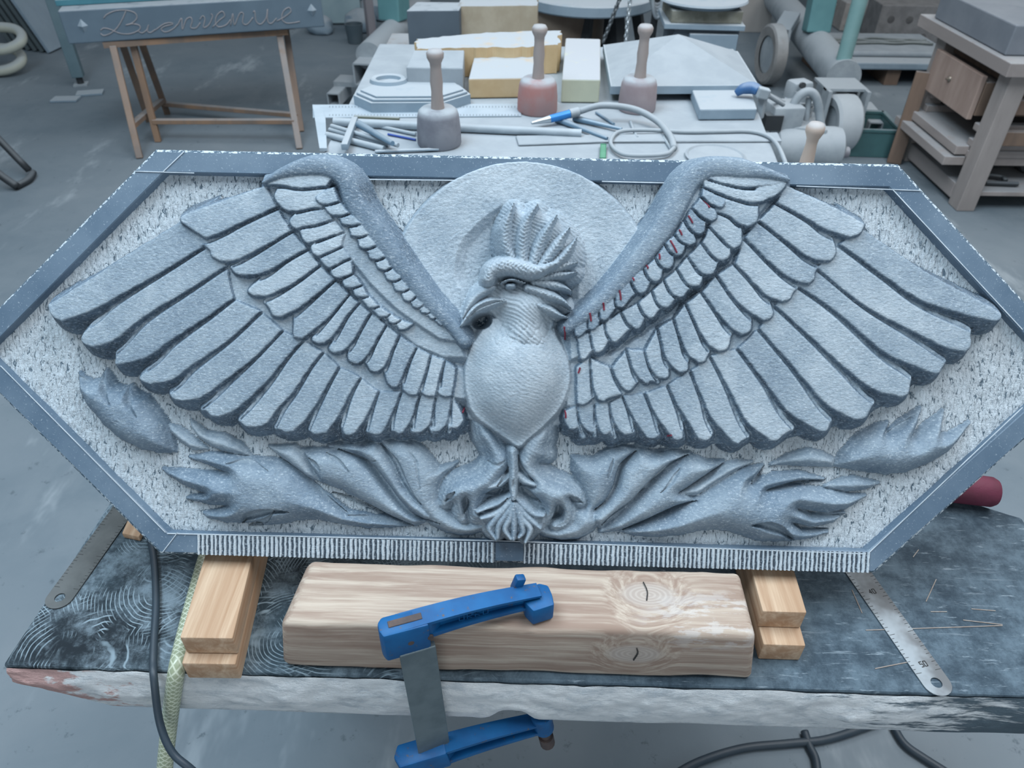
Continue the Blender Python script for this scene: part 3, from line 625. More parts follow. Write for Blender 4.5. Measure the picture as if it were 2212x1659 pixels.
# ---- slab body: border, sides and back
L_ = math.hypot(HW-HA, HH); nx_, ny_ = HH/L_, (HW-HA)/L_
XO = HA + (BD-BD*ny_)/nx_; WO = HW + BD/nx_
inner = [(HA, HH), (-HA, HH), (-HW, 0), (-HA, -HH), (HA, -HH), (HW, 0)]
outer = [(XO, HH+BD), (-XO, HH+BD), (-WO, 0), (-XO, -HH-BD), (XO, -HH-BD), (WO, 0)]
def border_mat():
    m, nt, b, co = newmat('polished_bluestone')
    n1 = ramp(nt, noise(nt, co, 7, 4, .6), .35, .68); n2 = ramp(nt, noise(nt, co, 330, 3, .7), .60, .74)
    col = mix(nt, n1, (.085, .135, .195), (.150, .210, .275))
    col = mix(nt, n2, col, (.36, .43, .49))
    vo = nd(nt, 'ShaderNodeTexVoronoi'); vo.inputs['Scale'].default_value = 260; nt.links.new(co, vo.inputs['Vector'])
    col = mix(nt, ramp(nt, vo.outputs['Distance'], .13, .04), col, (.30, .37, .43))
    nt.links.new(col, b.inputs['Base Color']); b.inputs['Roughness'].default_value = .42
    bump(nt, b, noise(nt, co, 300, 3), .06, .001); return m
POL = border_mat()
CHIS = simple('chiselled_edge', (.07, .115, .16), (.50, .57, .62), 260, .85, bmp=.9, bscale=210, bdist=.003, lo=.47, hi=.56, stretch=(1, 1, .6))
TH = .025
bm = bmesh.new(); n = 6
shr = lambda pts, e: [(x*(1-e/WO*1.2), y*(1-e/(HH+BD))) for x, y in pts]
def loop(pts, z): return [bm.verts.new((x, y, z)) for x, y in pts]
li0 = loop([(x*.997, y*.994) for x, y in inner], BG-.004); li1 = loop(inner, -.0012); li2 = loop([(x*1.002, y*1.005) for x, y in inner], 0)
lo1 = loop(shr(outer, .0035), 0)
for a, b_ in ((li0, li1), (li1, li2), (li2, lo1)):
    for i in range(n): bm.faces.new((a[i], a[(i+1) % n], b_[(i+1) % n], b_[i]))
bo = obj('border', bm, POL, relief)
# the lower border is dressed by hand: its face is replaced by the fluted strip
bm = bmesh.new()
lo1 = loop(shr(outer, .0035), 0); lo2 = loop(shr(outer, .0012), -.0016); lo3 = loop(outer, -.005); lo4 = loop(shr(outer, .001), -TH)
for a, b_ in ((lo1, lo2), (lo2, lo3), (lo3, lo4)):
    for i in range(n): bm.faces.new((a[i], a[(i+1) % n], b_[(i+1) % n], b_[i]))
bm.faces.new(lo4[::-1])
obj('chiselled_rim', bm, CHIS, relief)
bm = bmesh.new(); loop  # solid core under the carved face
prism(bm, shr(outer, .004), -TH+.001, BG-.008)
obj('stone_core', bm, CHIS, relief)
# tooth-chiselled flutes along the lower border, left of and right of a plain block
def flutes(x0, x1, seed):
    r = random.Random(seed); ys = np.linspace(-HH-BD+.0015, -HH-.0005, 9); xs = []; x = x0
    while x < x1:
        p = r.uniform(.0047, .0058); xs.append((x, p, r.uniform(.42, .62))); x += p
    px = np.arange(x0, x1, .0005); base = np.zeros((len(px), len(ys))); tn = np.zeros_like(base)
    for i, yv in enumerate(ys):
        for (a, p, f) in xs:
            sh = .00018*math.sin(a*900+i*1.3)+.00012*r.uniform(-1, 1); u = (px-a-sh)/(p*f)
            k = (u > 0) & (u < 1); base[k, i] = .0030*np.sin(np.pi*u[k]); tn[k, i] = 1
    jag = np.array([r.uniform(0, 1) for _ in range(len(px)*len(ys))]).reshape(base.shape)
    V = []; 
    for i in range(len(px)):
        for j in range(len(ys)):
            V.append((px[i], ys[j], .0004+base[i, j]*.55+.0004*jag[i, j]*tn[i, j]))
    F = [(i*len(ys)+j, (i+1)*len(ys)+j, (i+1)*len(ys)+j+1, i*len(ys)+j+1) for i in range(len(px)-1) for j in range(len(ys)-1)]
    me = bpy.data.meshes.new('fluted_border'); me.from_pydata(V, [], F); me.polygons.foreach_set('use_smooth', [True]*len(F))
    a = me.attributes.new('tone', 'FLOAT', 'POINT'); a.data.foreach_set('value', (tn*1.05-.02+.10*jag*tn).ravel().astype(np.float32))
    me.attributes.new('pecked', 'FLOAT', 'POINT')
    o = link('fluted_border', me, STONE, relief); o['label'] = 'pale vertical chisel flutes'
sx = lambda px_, py_: S([(px_, py_)], 0)[0][0]
flutes(sx(427, 1180), sx(1070, 1205), 3); flutes(sx(1131, 1205), sx(1878, 1222), 4)
# scribed layout lines
WHITE = simple('white_scratch', (.56, .62, .67), (.42, .48, .53), 40, .9, bmp=0)
def scribe(p, q, wd=.0009):
    a, b_ = [Vector((*v, .0006)) for v in S([p, q], 0)]; bm = bmesh.new(); bar(bm, a, b_, wd, .0006); obj('scribed_line', bm, WHITE, relief)
scribe((398,328),(352,372)); scribe((290,370),(420,374)); scribe((384,1150),(352,1192)); scribe((640,386),(1110,391), .0012)
scribe((1300,392),(1470,396), .0012); scribe((1720,402),(1990,412)); scribe((362,1152),(1080,1168), .0012); scribe((1080,1168),(1870,1196), .0012)
scribe((2,790),(358,1150), .0008); scribe((1876,1194),(2208,880), .0009); scribe((1928,410),(2208,712), .0010)
# red pencil marks on the right wing
RED = simple('red_crayon', (.20, .025, .05), (.15, .02, .04), 60, .7, bmp=0)
def zat(s, t): return Z[int(round((s-gs[0])/CELL)), int(round((t-gt[0])/CELL))]
for p, q in [((1219,706),(1222,733)), ((1274,676),(1277,694)), ((1303,654),(1305,670)), ((1338,627),(1341,648)), ((1367,600),(1369,606)), ((1398,573),(1399,580)), ((1424,548),(1425,560)), ((1448,519),(1462,546)), ((1467,496),(1473,508)), ((1487,466),(1496,482)), ((1521,432),(1533,448)), ((1221,887),(1222,903)), ((1003,882),(1000,890)), ((1249,806),(1253,794)), ((1444,943),(1450,940))]:
    a, b_ = S([p, q], .028); za = max(zat(*a), zat(*b_), zat((a[0]+b_[0])/2, (a[1]+b_[1])/2))
    a, b_ = S([p, q], za); bm = bmesh.new(); tube(bm, [(a[0], a[1], zat(*a)+.0004), ((a[0]+b_[0])/2+.0003, (a[1]+b_[1])/2, zat((a[0]+b_[0])/2, (a[1]+b_[1])/2)+.0005), (b_[0], b_[1], zat(*b_)+.0004)], .0011, 6, 3)
    obj('red_crayon_mark', bm, RED, relief)
# ================================================================== floor and back wall
def floor_mat():
    m, nt, b, co = newmat('dusty_concrete')
    a = ramp(nt, noise(nt, co, .9, 5, .6), .3, .7); c = ramp(nt, noise(nt, co, 4.5, 6, .65, .6), .35, .7)
    col = mix(nt, a, (.128, .168, .200), (.205, .240, .268)); col = mix(nt, c, col, (.172, .210, .240))
    st = ramp(nt, noise(nt, mapping(nt, co, (1, .35, 1), (0, 0, .3)), 3.2, 5, .7), .56, .72)
    col = mix(nt, st, col, (.285, .328, .36))
    sp = ramp(nt, noise(nt, co, 18, 5, .75), .60, .70); col = mix(nt, sp, col, (.105, .135, .158))
    nt.links.new(col, b.inputs['Base Color']); b.inputs['Roughness'].default_value = .9
    bump(nt, b, noise(nt, co, 30, 6, .65), .22, .006); return m
bm = bmesh.new(); prism(bm, [(-16, -6), (16, -6), (16, 9.4), (-16, 9.4)], -.1, 0); tag(obj('floor', bm, floor_mat()), kind='structure')
WALLM = simple('limewashed_wall', (.42, .43, .43), (.34, .35, .36), 3, .9, bmp=.5, bscale=14, bdist=.01)
bm = bmesh.new(); prism(bm, [(-16, 9.3), (16, 9.3), (16, 9.5), (-16, 9.5)], 0, 2.6); tag(obj('wall_back', bm, WALLM), kind='structure')

# ================================================================== the bench under the relief
BX = Vector((.999815, -.0175, 0)).normalized(); BY = Vector((-BX.y, BX.x, 0)); BO = Vector((-.567, .449, .88))
BMX = frame(BO, BX, BY, Vector((0, 0, 1)))          # x along the front edge, y to the back, z=0 the bench top
def bpt(p, z=.88): q = BMX.inverted() @ atz(p[0], p[1], z); return (q.x, q.y, q.z)
bench = empty('stone_bench', mat=BMX, label='low bench with a dark scratched stone top and rough white front edge', cat='bench')
def benchtop_mat():
    m, nt, b, co = newmat('scratched_black_stone')
    # left end polished black with curved scratches, right end dulled grey by dust
    s = nd(nt, 'ShaderNodeSeparateXYZ'); nt.links.new(co, s.inputs[0])
    n1 = noise(nt, co, 9, 5, .6)
    gx = nd(nt, 'ShaderNodeMath', operation='MULTIPLY_ADD'); nt.links.new(n1, gx.inputs[0]); gx.inputs[1].default_value = .5; nt.links.new(s.outputs[0], gx.inputs[2])
    right = ramp(nt, gx.outputs[0], .55, .95)
    dark = mix(nt, ramp(nt, noise(nt, co, 5, 4, .6), .4, .6), (.008, .014, .020), (.03, .05, .065))
    # grinder swirls: fans of fine arcs about scattered centres
    left = dark
    for sc_, off, msc in ((5.0, 0.0, 13), (7.5, 3.3, 17), (4.0, 7.7, 10)):
        mv = nd(nt, 'ShaderNodeVectorMath', operation='ADD'); nt.links.new(co, mv.inputs[0]); mv.inputs[1].default_value = (off, off, 0)
        vo = nd(nt, 'ShaderNodeTexVoronoi'); vo.inputs['Scale'].default_value = sc_; nt.links.new(mv.outputs[0], vo.inputs['Vector'])
        sn = nd(nt, 'ShaderNodeMath', operation='MULTIPLY_ADD'); nt.links.new(vo.outputs['Distance'], sn.inputs[0]); sn.inputs[1].default_value = 2*math.pi/(.0042*sc_)
        nz = nd(nt, 'ShaderNodeMath', operation='MULTIPLY'); nt.links.new(noise(nt, mv.outputs[0], 30, 2), nz.inputs[0]); nz.inputs[1].default_value = 9; nt.links.new(nz.outputs[0], sn.inputs[2])
        s2 = nd(nt, 'ShaderNodeMath', operation='SINE'); nt.links.new(sn.outputs[0], s2.inputs[0])
        am = nd(nt, 'ShaderNodeMath', operation='MULTIPLY'); nt.links.new(ramp(nt, s2.outputs[0], .55, 1.0), am.inputs[0]); nt.links.new(ramp(nt, noise(nt, mv.outputs[0], msc, 3, .6), .50, .60), am.inputs[1])
        left = mix(nt, am.outputs[0], left, (.22, .29, .335))
    du = ramp(nt, noise(nt, co, 7.5, 8, .78), .42, .66); left = mix(nt, du, left, (.19, .25, .295))
    grey = mix(nt, ramp(nt, noise(nt, co, 14, 8, .78), .36, .64), (.030, .050, .070), (.105, .150, .188))
    fine = ramp(nt, noise(nt, mapping(nt, co, (30, 160, 30), (0, 0, .4)), 1.0, 4, .7), .58, .74); grey = mix(nt, fine, grey, (.24, .30, .345))
    fine2 = ramp(nt, noise(nt, mapping(nt, co, (12, 150, 30), (0, 0, -.05)), 1.0, 4, .7), .60, .76); grey = mix(nt, fine2, grey, (.21, .26, .30))
    col = mix(nt, right, left, grey)
    nt.links.new(col, b.inputs['Base Color']); b.inputs['Roughness'].default_value = .75; b.inputs['Specular IOR Level'].default_value = .25
    bump(nt, b, noise(nt, co, 90, 5, .7), .25, .002); return m
def rough_edge_mat():
    m, nt, b, co = newmat('rough_white_stone')
    col = mix(nt, ramp(nt, noise(nt, mapping(nt, co, (1, 1, 2.2)), 22, 7, .72), .46, .66), (.86, .89, .91), (.60, .655, .70))
    s = nd(nt, 'ShaderNodeSeparateXYZ'); nt.links.new(co, s.inputs[0])
    # dark bare stone shows towards the right end and pink stain near the left corner
    n = noise(nt, mapping(nt, co, (6, 1, 40)), 2.0, 5, .7); a = nd(nt, 'ShaderNodeMath', operation='MULTIPLY_ADD'); nt.links.new(n, a.inputs[0]); a.inputs[1].default_value = .9; nt.links.new(s.outputs[0], a.inputs[2])
    col = mix(nt, ramp(nt, a.outputs[0], 1.45, 1.56), col, (.10, .145, .18))
    n3 = noise(nt, mapping(nt, co, (1, 1, 2)), 30, 4, .6); pk = nd(nt, 'ShaderNodeMath', operation='SUBTRACT'); nt.links.new(n3, pk.inputs[0]); a2 = nd(nt, 'ShaderNodeMath', operation='MULTIPLY'); nt.links.new(s.outputs[0], a2.inputs[0]); a2.inputs[1].default_value = 3.0; nt.links.new(a2.outputs[0], pk.inputs[1])
    col = mix(nt, ramp(nt, pk.outputs[0], .20, .30), col, (.56, .36, .34))
    nt.links.new(col, b.inputs['Base Color']); b.inputs['Roughness'].default_value = .92
    bump(nt, b, noise(nt, mapping(nt, co, (1, 1, 2.4)), 42, 7, .72), .85, .010); return m
BTM, REM = benchtop_mat(), rough_edge_mat()
# plan of the top: the right rear corner is broken off behind the relief
plan = [(0, .0), (1.262, .0), (1.266, .262), (1.205, .285), (1.185, .68), (.035, .68), (.012, .26)]
bm = bmesh.new(); prism(bm, plan, -.018, 0, bev=.003); obj('bench_top', bm, BTM, bench)
# rough front edge as a broken stone face
nxg, nzg = 240, 22; V = []; Fq = []
xs = np.linspace(.004, 1.262, nxg); zsn = np.linspace(0, 1, nzg)
XX, ZZ = np.meshgrid(xs, zsn, indexing='ij')
bot = -.081 + .004*vnoise(xs, xs*0, 14, 3) ; bot = bot + np.where(xs < .10, (.10-xs)*.52, 0)
nc = bpt((1105, 1556), .80)[0]; bot = bot + .020*np.exp(-((xs-nc)/.022)**4)
dep = .010*vnoise(XX, ZZ*.09, 22, 8, 4) + .004*vnoise(XX, ZZ*.09, 90, 9, 3)
top = -.0022 + .006*vnoise(xs, xs*0, 40, 5)-.002
for i in range(nxg):
    for j in range(nzg):
        zt = top[i] + (bot[i]-top[i])*zsn[j]; bulge = .006*math.sin(math.pi*zsn[j])
        V.append((xs[i], -.0015 - bulge + dep[i, j]*(math.sin(math.pi*min(1, zsn[j]*1.02))**.4), zt))
o = nxg*nzg
for i in range(nxg): V.append((xs[i], .05, bot[i]+.004))
for i in range(nxg-1):
    for j in range(nzg-1): Fq.append((i*nzg+j, i*nzg+j+1, (i+1)*nzg+j+1, (i+1)*nzg+j))
    Fq.append((i*nzg+nzg-1, o+i, o+i+1, (i+1)*nzg+nzg-1))
me = bpy.data.meshes.new('rough_front_edge'); me.from_pydata(V, [], Fq); me.polygons.foreach_set('use_smooth', [True]*len(Fq))
link('rough_front_edge', me, REM, bench)
bm = bmesh.new(); prism(bm, [(.05, .03), (1.235, .03), (1.245, .26), (1.18, .28), (1.17, .66), (.06, .66), (.05, .26)], -.074, -.017); obj('slab_core', bm, REM, bench)
WOODD = simple('dusty_timber', (.30, .25, .22), (.20, .16, .14), 5, .8, dust=.5, stretch=(1, 1, .12))
for x in (.14, 1.08):
    for y in (.50, .63):
        bm = bmesh.new(); box(bm, (x, y, -.477), (.07, .07, .806), bev=.004); obj('leg', bm, WOODD, bench)
TANS = simple('tan_scratch', (.25, .20, .17), (.32, .30, .28), 60, .9, bmp=0)
for p_, q_ in (((1870, 1362), (2165, 1352)), ((2080, 1340), (2165, 1350)), ((2010, 1322), (2045, 1322)), ((2098, 1316), (2150, 1320)), ((2000, 1300), (2022, 1252)), ((1972, 1204), (1984, 1188)), ((1840, 1275), (1862, 1325)), ((1890, 1445), (1990, 1425))):
    a_, b2 = Vector(bpt(p_)), Vector(bpt(q_)); a_.z = b2.z = .0006; bm = bmesh.new(); bar(bm, a_, b2, .0010, .0006); obj('scratch', bm, TANS, bench)
# prop that the relief leans on
prop = empty('timber_prop', mat=BMX, label='rough timber prop standing behind the relief on the bench', cat='prop')
for x in (.35, .83):
    a = RM.inverted(); 
    bm = bmesh.new(); bar(bm, (x, .42, 0.009), (x, .300, .30), .05, .03, bev=.002); obj('upright', bm, WOODD, prop)
bm = bmesh.new(); bar(bm, (.30, .405, .10), (.88, .405, .10), .03, .03, bev=.002); obj('cross_rail', bm, WOODD, prop)

# ---- wood
def wood_mat(name, pale, brown, knots=(), dusty=.0, gscale=1.0, axis='X', contrast=.5):
    m, nt, b, co = newmat(name)
    ax = {'X': (4.5, 105, 105), 'Y': (80, 4.0, 80)}[axis]
    vec = co
    if knots:
        for k in knots:                       # grain bends round the knots
            d = nd(nt, 'ShaderNodeVectorMath', operation='DISTANCE'); nt.links.new(co, d.inputs[0]); d.inputs[1].default_value = k
            r = ramp(nt, d.outputs['Value'], .055, 0.0)
            ml = nd(nt, 'ShaderNodeMath', operation='MULTIPLY'); nt.links.new(r, ml.inputs[0]); ml.inputs[1].default_value = .035
            cb = nd(nt, 'ShaderNodeCombineXYZ'); nt.links.new(ml.outputs[0], cb.inputs[1]); nt.links.new(ml.outputs[0], cb.inputs[2])
            ad = nd(nt, 'ShaderNodeVectorMath', operation='ADD'); nt.links.new(vec, ad.inputs[0]); nt.links.new(cb.outputs[0], ad.inputs[1]); vec = ad.outputs[0]
    v = mapping(nt, vec, tuple(a*gscale for a in ax))
    g = noise(nt, v, 1.0, 5, .62, .5); g2 = noise(nt, mapping(nt, vec, tuple(a*3.2*gscale for a in ax)), 1.0, 3, .6)
    col = mix(nt, ramp(nt, g, .5-.16, .5+.16), brown, pale)
    col = mix(nt, ramp(nt, g2, .38, .62), mix(nt, .35, col, brown), col)
    for k in knots:
        d = nd(nt, 'ShaderNodeVectorMath', operation='DISTANCE'); nt.links.new(mapping(nt, co, (.7, 1.3, 1.3)), d.inputs[0]); d.inputs[1].default_value = (k[0]*.7, k[1]*1.3, k[2]*1.3)
        ring = nd(nt, 'ShaderNodeMath', operation='MULTIPLY'); nt.links.new(d.outputs['Value'], ring.inputs[0]); ring.inputs[1].default_value = 1500
        sn = nd(nt, 'ShaderNodeMath', operation='SINE'); nt.links.new(ring.outputs[0], sn.inputs[0])
        kc = mix(nt, ramp(nt, sn.outputs[0], -.5, .9), (.39, .33, .29), (.45, .39, .345))
        col = mix(nt, ramp(nt, d.outputs['Value'], .026, .014), col, kc)
    if dusty:
        d0 = nd(nt, 'ShaderNodeVectorMath', operation='DISTANCE'); nt.links.new(mapping(nt, co, (.45, 1, 1)), d0.inputs[0]); d0.inputs[1].default_value = (.47*.45, .02, .085)
        dm0 = nd(nt, 'ShaderNodeMath', operation='MULTIPLY'); nt.links.new(ramp(nt, noise(nt, mapping(nt, co, (1, 3, 3)), 26, 6, .7), .48, .56), dm0.inputs[0]); nt.links.new(ramp(nt, d0.outputs['Value'], .045, .018), dm0.inputs[1])
        dm1 = nd(nt, 'ShaderNodeMath', operation='MULTIPLY'); nt.links.new(dm0.outputs[0], dm1.inputs[0]); dm1.inputs[1].default_value = .32
        col = mix(nt, dm1.outputs[0], col, (.64, .66, .68))
    nt.links.new(col, b.inputs['Base Color']); b.inputs['Roughness'].default_value = .78
    bump(nt, b, g, .35, .002); return m
# big beam, held down by the clamp
BE = empty('timber_beam', mat=frame(atz(615, 1440, .88), BX, BY, Vector((0, 0, 1))), label='long weathered square timber beam lying along the bench front', cat='timber beam')
BL, BDp, BHt = .524, .084, .0855
BEI = BE.matrix_world.inverted()
k1 = BEI @ atz(1400, 1285, .965); k2 = BEI @ atz(1372, 1432, .925); k1.z = BHt; k2.y = 0
bmat = wood_mat('weathered_pine', (.50, .42, .345), (.29, .205, .16), (tuple(k1), tuple(k2)), .5)
def rough_box(L, D, H, nx, ny, nz, amp, rad, seed, endcut=None):
    """box with rounded, slightly uneven faces, built as a closed grid"""
    bm = bmesh.new(); bmesh.ops.create_cube(bm, size=1)
    bmesh.ops.scale(bm, vec=(L, D, H), verts=bm.verts); bmesh.ops.translate(bm, vec=(L/2, D/2, H/2), verts=bm.verts)
    bmesh.ops.bevel(bm, geom=list(bm.edges), offset=rad, segments=3, affect='EDGES', profile=.5)
    es = [e for e in bm.edges if abs((e.verts[0].co-e.verts[1].co).x) > L*.5]
    bmesh.ops.subdivide_edges(bm, edges=es, cuts=nx, use_grid_fill=True)
    P = np.array([v.co for v in bm.verts]); s = seed*3.1
    n1 = vnoise(P[:, 0]*1.0+s, P[:, 1]+P[:, 2]*1.7, 16, seed, 3); n2 = vnoise(P[:, 0]+s, P[:, 2]+P[:, 1]*1.3+5, 16, seed+3, 3)
    for v, a, b_ in zip(bm.verts, n1, n2):
        v.co.y += amp*a*2; v.co.z += amp*b_*2
        if endcut: v.co.x += endcut(v.co)
    return bm
bm = rough_box(BL, BDp, BHt, 60, 6, 6, .0022, .008, 4, lambda c: max(0, 1-c.x/.09)*(.014*(c.z/BHt)+.010*(c.y/BDp)-.012*math.sin(math.pi*min(1, max(0, c.z/BHt)))) - max(0, 1-(BL-c.x)/.09)*.014*(c.z/BHt))
obj('squared_timber', bm, bmat, BE, smooth=.6)
bm = bmesh.new(); p = BEI @ atz(1396, 1278, .965); tube(bm, [(p.x-.002, p.y+.012, BHt+.0005), (p.x+.001, p.y, BHt+.0004), (p.x-.001, p.y-.012, BHt+.0005)], .0007, 5, 3)
DARK = simple('dark_crack', (.05, .045, .04), (.03, .03, .03), 50, .9, bmp=0); obj('crack', bm, DARK, BE)
bm = bmesh.new(); p = BEI @ atz(1374, 1425, .925); tube(bm, [(p.x, -.0004, p.z+.012), (p.x+.002, -.0004, p.z+.003), (p.x-.001, -.0004, p.z-.01)], .0009, 5, 3); obj('crack', bm, DARK, BE)
# short packing boards
pine1 = wood_mat('new_pine', (.56, .41, .285), (.36, .215, .125), (), 0, .8, 'Y'); 
def board(name, pts, z0, z1, label, grp, mt=pine1):
    P = [atz(x, y, z1) for x, y in pts] if len(pts[0]) == 2 else [Vector(p) for p in pts]
    c = sum(P, Vector())/len(P); c.z = z0
    bm = bmesh.new(); prism(bm, [(p.x-c.x, p.y-c.y) for p in P], 0, z1-z0, bev=.0022)
    e = obj(name, bm, mt, None, smooth=.5); e.location = c; return tag(e, label, 'board', grp)
gb = 'short pine packing boards'
lx = lambda y: -.352-.087*(y-.448)
board('packing_board', [(lx(.448), .448, 0), (lx(.448)+.057, .448, 0), (lx(.76)+.057, .76, 0), (lx(.76), .76, 0)], .9105, .9405, 'new pine board on top of the left packing stack', gb)
board('packing_board', [(lx(.436)-.003, .436, 0), (lx(.436)+.056, .436, 0), (lx(.74)+.056, .74, 0), (lx(.74)-.003, .74, 0)], .880, .910, 'new pine board at the bottom of the left packing stack', gb)
board('packing_board', [(.283, .491, 0), (.3325, .490, 0), (.345, .76, 0), (.288, .76, 0)], .9105, .9405, 'pine board on top of the right packing stack beside the beam', gb)
board('packing_board', [(.285, .469, 0), (.3325, .468, 0), (.345, .74, 0), (.290, .74, 0)], .880, .910, 'pine board at the bottom of the right packing stack', gb)
board('wooden_wedge', [tuple(atz(262, 1152, .890)), tuple(atz(300, 1160, .890)), tuple(atz(330, 1100, .890)), tuple(atz(285, 1100, .890))], .8805, .890, 'small pale wooden wedge peeking out under the relief', None)

# ---- steel rules with printed ticks
STEEL = simple('dull_steel', (.155, .175, .185), (.11, .125, .135), 14, .42, .75, bmp=.05); STEELD = simple('stained_steel', (.12, .125, .125), (.08, .085, .085), 12, .5, .6, bmp=.05)
INK = simple('ink_black', (.012, .014, .016), (.01, .01, .01), 50, .6, bmp=0)
def digit(bm, t, M, h):
    """seven-segment-like stroked digits"""
    W_ = h*.5; seg = {'0': [(0,0),(W_,0),(W_,h),(0,h),(0,0)], '4': [(W_*.8,0),(W_*.8,h),(0,h*.35),(W_,h*.35)], '5': [(W_,h),(0,h),(0,h*.55),(W_,h*.55),(W_,0),(0,0)]}
    x = 0
    for ch in t:
        P = seg[ch]
        for (x0, y0), (x1, y1) in zip(P, P[1:]): bar(bm, M @ Vector((x+x0, y0, 0)), M @ Vector((x+x1, y1, 0)), h*.16, .0002)
        x += W_*1.55
def rule(label, hole, far, width, length, nums, mt):
    o = atz(*hole, .8805); d = (atz(*far, .8805)-o); d.z = 0; d.normalize(); s = Vector((d.y, -d.x, 0))
    M = frame(Vector((o.x, o.y, .8806)), d, -s, Vector((0, 0, 1))); e = empty('steel_rule', mat=M, label=label, cat='ruler', group='steel rules on the bench')
    # rounded end with a hole
    w2 = width/2; out = [(length, -w2), (length, w2), (0, w2)] + [(-w2*.95*math.sin(a), w2*math.cos(a)) for a in np.linspace(0, math.pi, 13)[1:-1]] + [(0, -w2)]
    bm = bmesh.new(); N = 16; r = .0062
    hole_ = [(r*math.cos(2*math.pi*k/N), r*math.sin(2*math.pi*k/N)) for k in range(N)]
    for z in (0, .0012):
        vo_ = [bm.verts.new((x, y, z)) for x, y in out]; vh = [bm.verts.new((x, y, z)) for x, y in hole_]
        ee = [bm.edges.new((a, b_)) for a, b_ in zip(vo_, vo_[1:]+vo_[:1])] + [bm.edges.new((a, b_)) for a, b_ in zip(vh, vh[1:]+vh[:1])]
        bmesh.ops.triangle_fill(bm, use_beauty=True, edges=ee)
        if z == 0: v0, h0 = vo_, vh
        else:
            for A, B in ((v0, vo_), (h0, vh)):
                for i in range(len(A)): bm.faces.new((A[i], A[(i+1) % len(A)], B[(i+1) % len(A)], B[i]))
    obj('blade', bm, mt, e)
    bm = bmesh.new()
    for i in range(int(length*100*2)):
        x = .014+i*.005; l = .0045 if i % 2 == 0 else .003
        if i % 10 == 0: l = .007
        if x > length-.005: break
        for sd in (-1, 1): box(bm, (x, sd*(w2-l/2-.0005), .0013), (.0005, l, .0002))
    t = obj('tick_marks', bm, INK, e); t['kind'] = 'stuff'
    for tx, xx in nums:
        bm = bmesh.new(); digit(bm, tx, Matrix.Translation((xx, .004, .0014)) @ Matrix.Rotation(-math.pi/2, 4, 'Z'), .0062); obj('number', bm, INK, e)
    return e
rule('dark steel rule with round hole lying across the left end of the bench', (130, 1292), (252, 1122), .033, .30, [], STEELD)
rule('bright steel rule marked 40 and 50 at the right end of the bench', (2022, 1476), (1864, 1252), .0325, .34, [('50', .020), ('40', .120)], simple('bright_steel', (.25, .29, .32), (.11, .12, .13), 7, .45, .5, bmp=.04, lo=.40, hi=.56))
# ---- cable and hose
def on_bench(pts, z, drop=None):
    return [tuple(atz(x, y, z)) for x, y in pts] + (drop or [])
BLK = simple('black_rubber', (.022, .038, .055), (.03, .045, .06), 12, .5, bmp=.05)
bm = bmesh.new(); tube(bm, on_bench([(322, 1150), (333, 1215), (337, 1300), (333, 1380), (331, 1430)], .8850, [tuple(atz(333, 1470, .881)), tuple(atz(345, 1560, .835)), tuple(atz(372, 1625, .81)), tuple(atz(420, 1668, .79)), tuple(atz(520, 1760, .72))]), .0042, 12, 6)
tag(obj('power_cable', bm, BLK, smooth=3.1), 'black rubber cable hanging over the left front edge of the bench', 'cable')
def hose_mat():
    m, nt, b, co = newmat('braided_hose')
    col = mix(nt, ramp(nt, noise(nt, co, 14, 4), .35, .65), (.33, .37, .25), (.27, .31, .21))
    u = nd(nt, 'ShaderNodeUVMap'); s = nd(nt, 'ShaderNodeSeparateXYZ'); nt.links.new(u.outputs[0], s.inputs[0])
    fac = None
    for sg in (1, -1):
        a = nd(nt, 'ShaderNodeMath', operation='MULTIPLY_ADD'); nt.links.new(s.outputs[0], a.inputs[0]); a.inputs[1].default_value = sg*6*2*math.pi
        c = nd(nt, 'ShaderNodeMath', operation='MULTIPLY'); nt.links.new(s.outputs[1], c.inputs[0]); c.inputs[1].default_value = 900; nt.links.new(c.outputs[0], a.inputs[2])
        sn = nd(nt, 'ShaderNodeMath', operation='SINE'); nt.links.new(a.outputs[0], sn.inputs[0]); r = ramp(nt, sn.outputs[0], .55, .9)
        if fac is None: fac = r
        else:
            mx = nd(nt, 'ShaderNodeMath', operation='MAXIMUM'); nt.links.new(fac, mx.inputs[0]); nt.links.new(r, mx.inputs[1]); fac = mx.outputs[0]
    col = mix(nt, fac, col, (.56, .60, .47)); nt.links.new(col, b.inputs['Base Color']); b.inputs['Roughness'].default_value = .35
    return m
def uv_tube(name, pts, r, mat, n=16, spans=10):
    P = [Vector(p) for p in catmull(pts, spans)]; V = []; F = []; UV = []
    nrm = (P[1]-P[0]).normalized().orthogonal().normalized(); L = 0; Ls_ = []
    for i, p in enumerate(P):
        t = (P[min(i+1, len(P)-1)]-P[max(i-1, 0)]).normalized(); nrm = (nrm-t*nrm.dot(t)).normalized(); bi = t.cross(nrm)
        if i: L += (P[i]-P[i-1]).length
        Ls_.append(L); V += [p+(nrm*math.cos(2*math.pi*k/n)+bi*math.sin(2*math.pi*k/n))*r for k in range(n)]
    for i in range(len(P)-1):
        for k in range(n):
            F.append((i*n+k, i*n+(k+1) % n, (i+1)*n+(k+1) % n, (i+1)*n+k)); UV += [(k/n, Ls_[i]), ((k+1)/n, Ls_[i]), ((k+1)/n, Ls_[i+1]), (k/n, Ls_[i+1])]
    me = bpy.data.meshes.new(name); me.from_pydata(V, [], F); me.polygons.foreach_set('use_smooth', [True]*len(F))
    uv = me.uv_layers.new(name='UVMap'); uv.data.foreach_set('uv', [c for q in UV for c in q]); return link(name, me, mat)
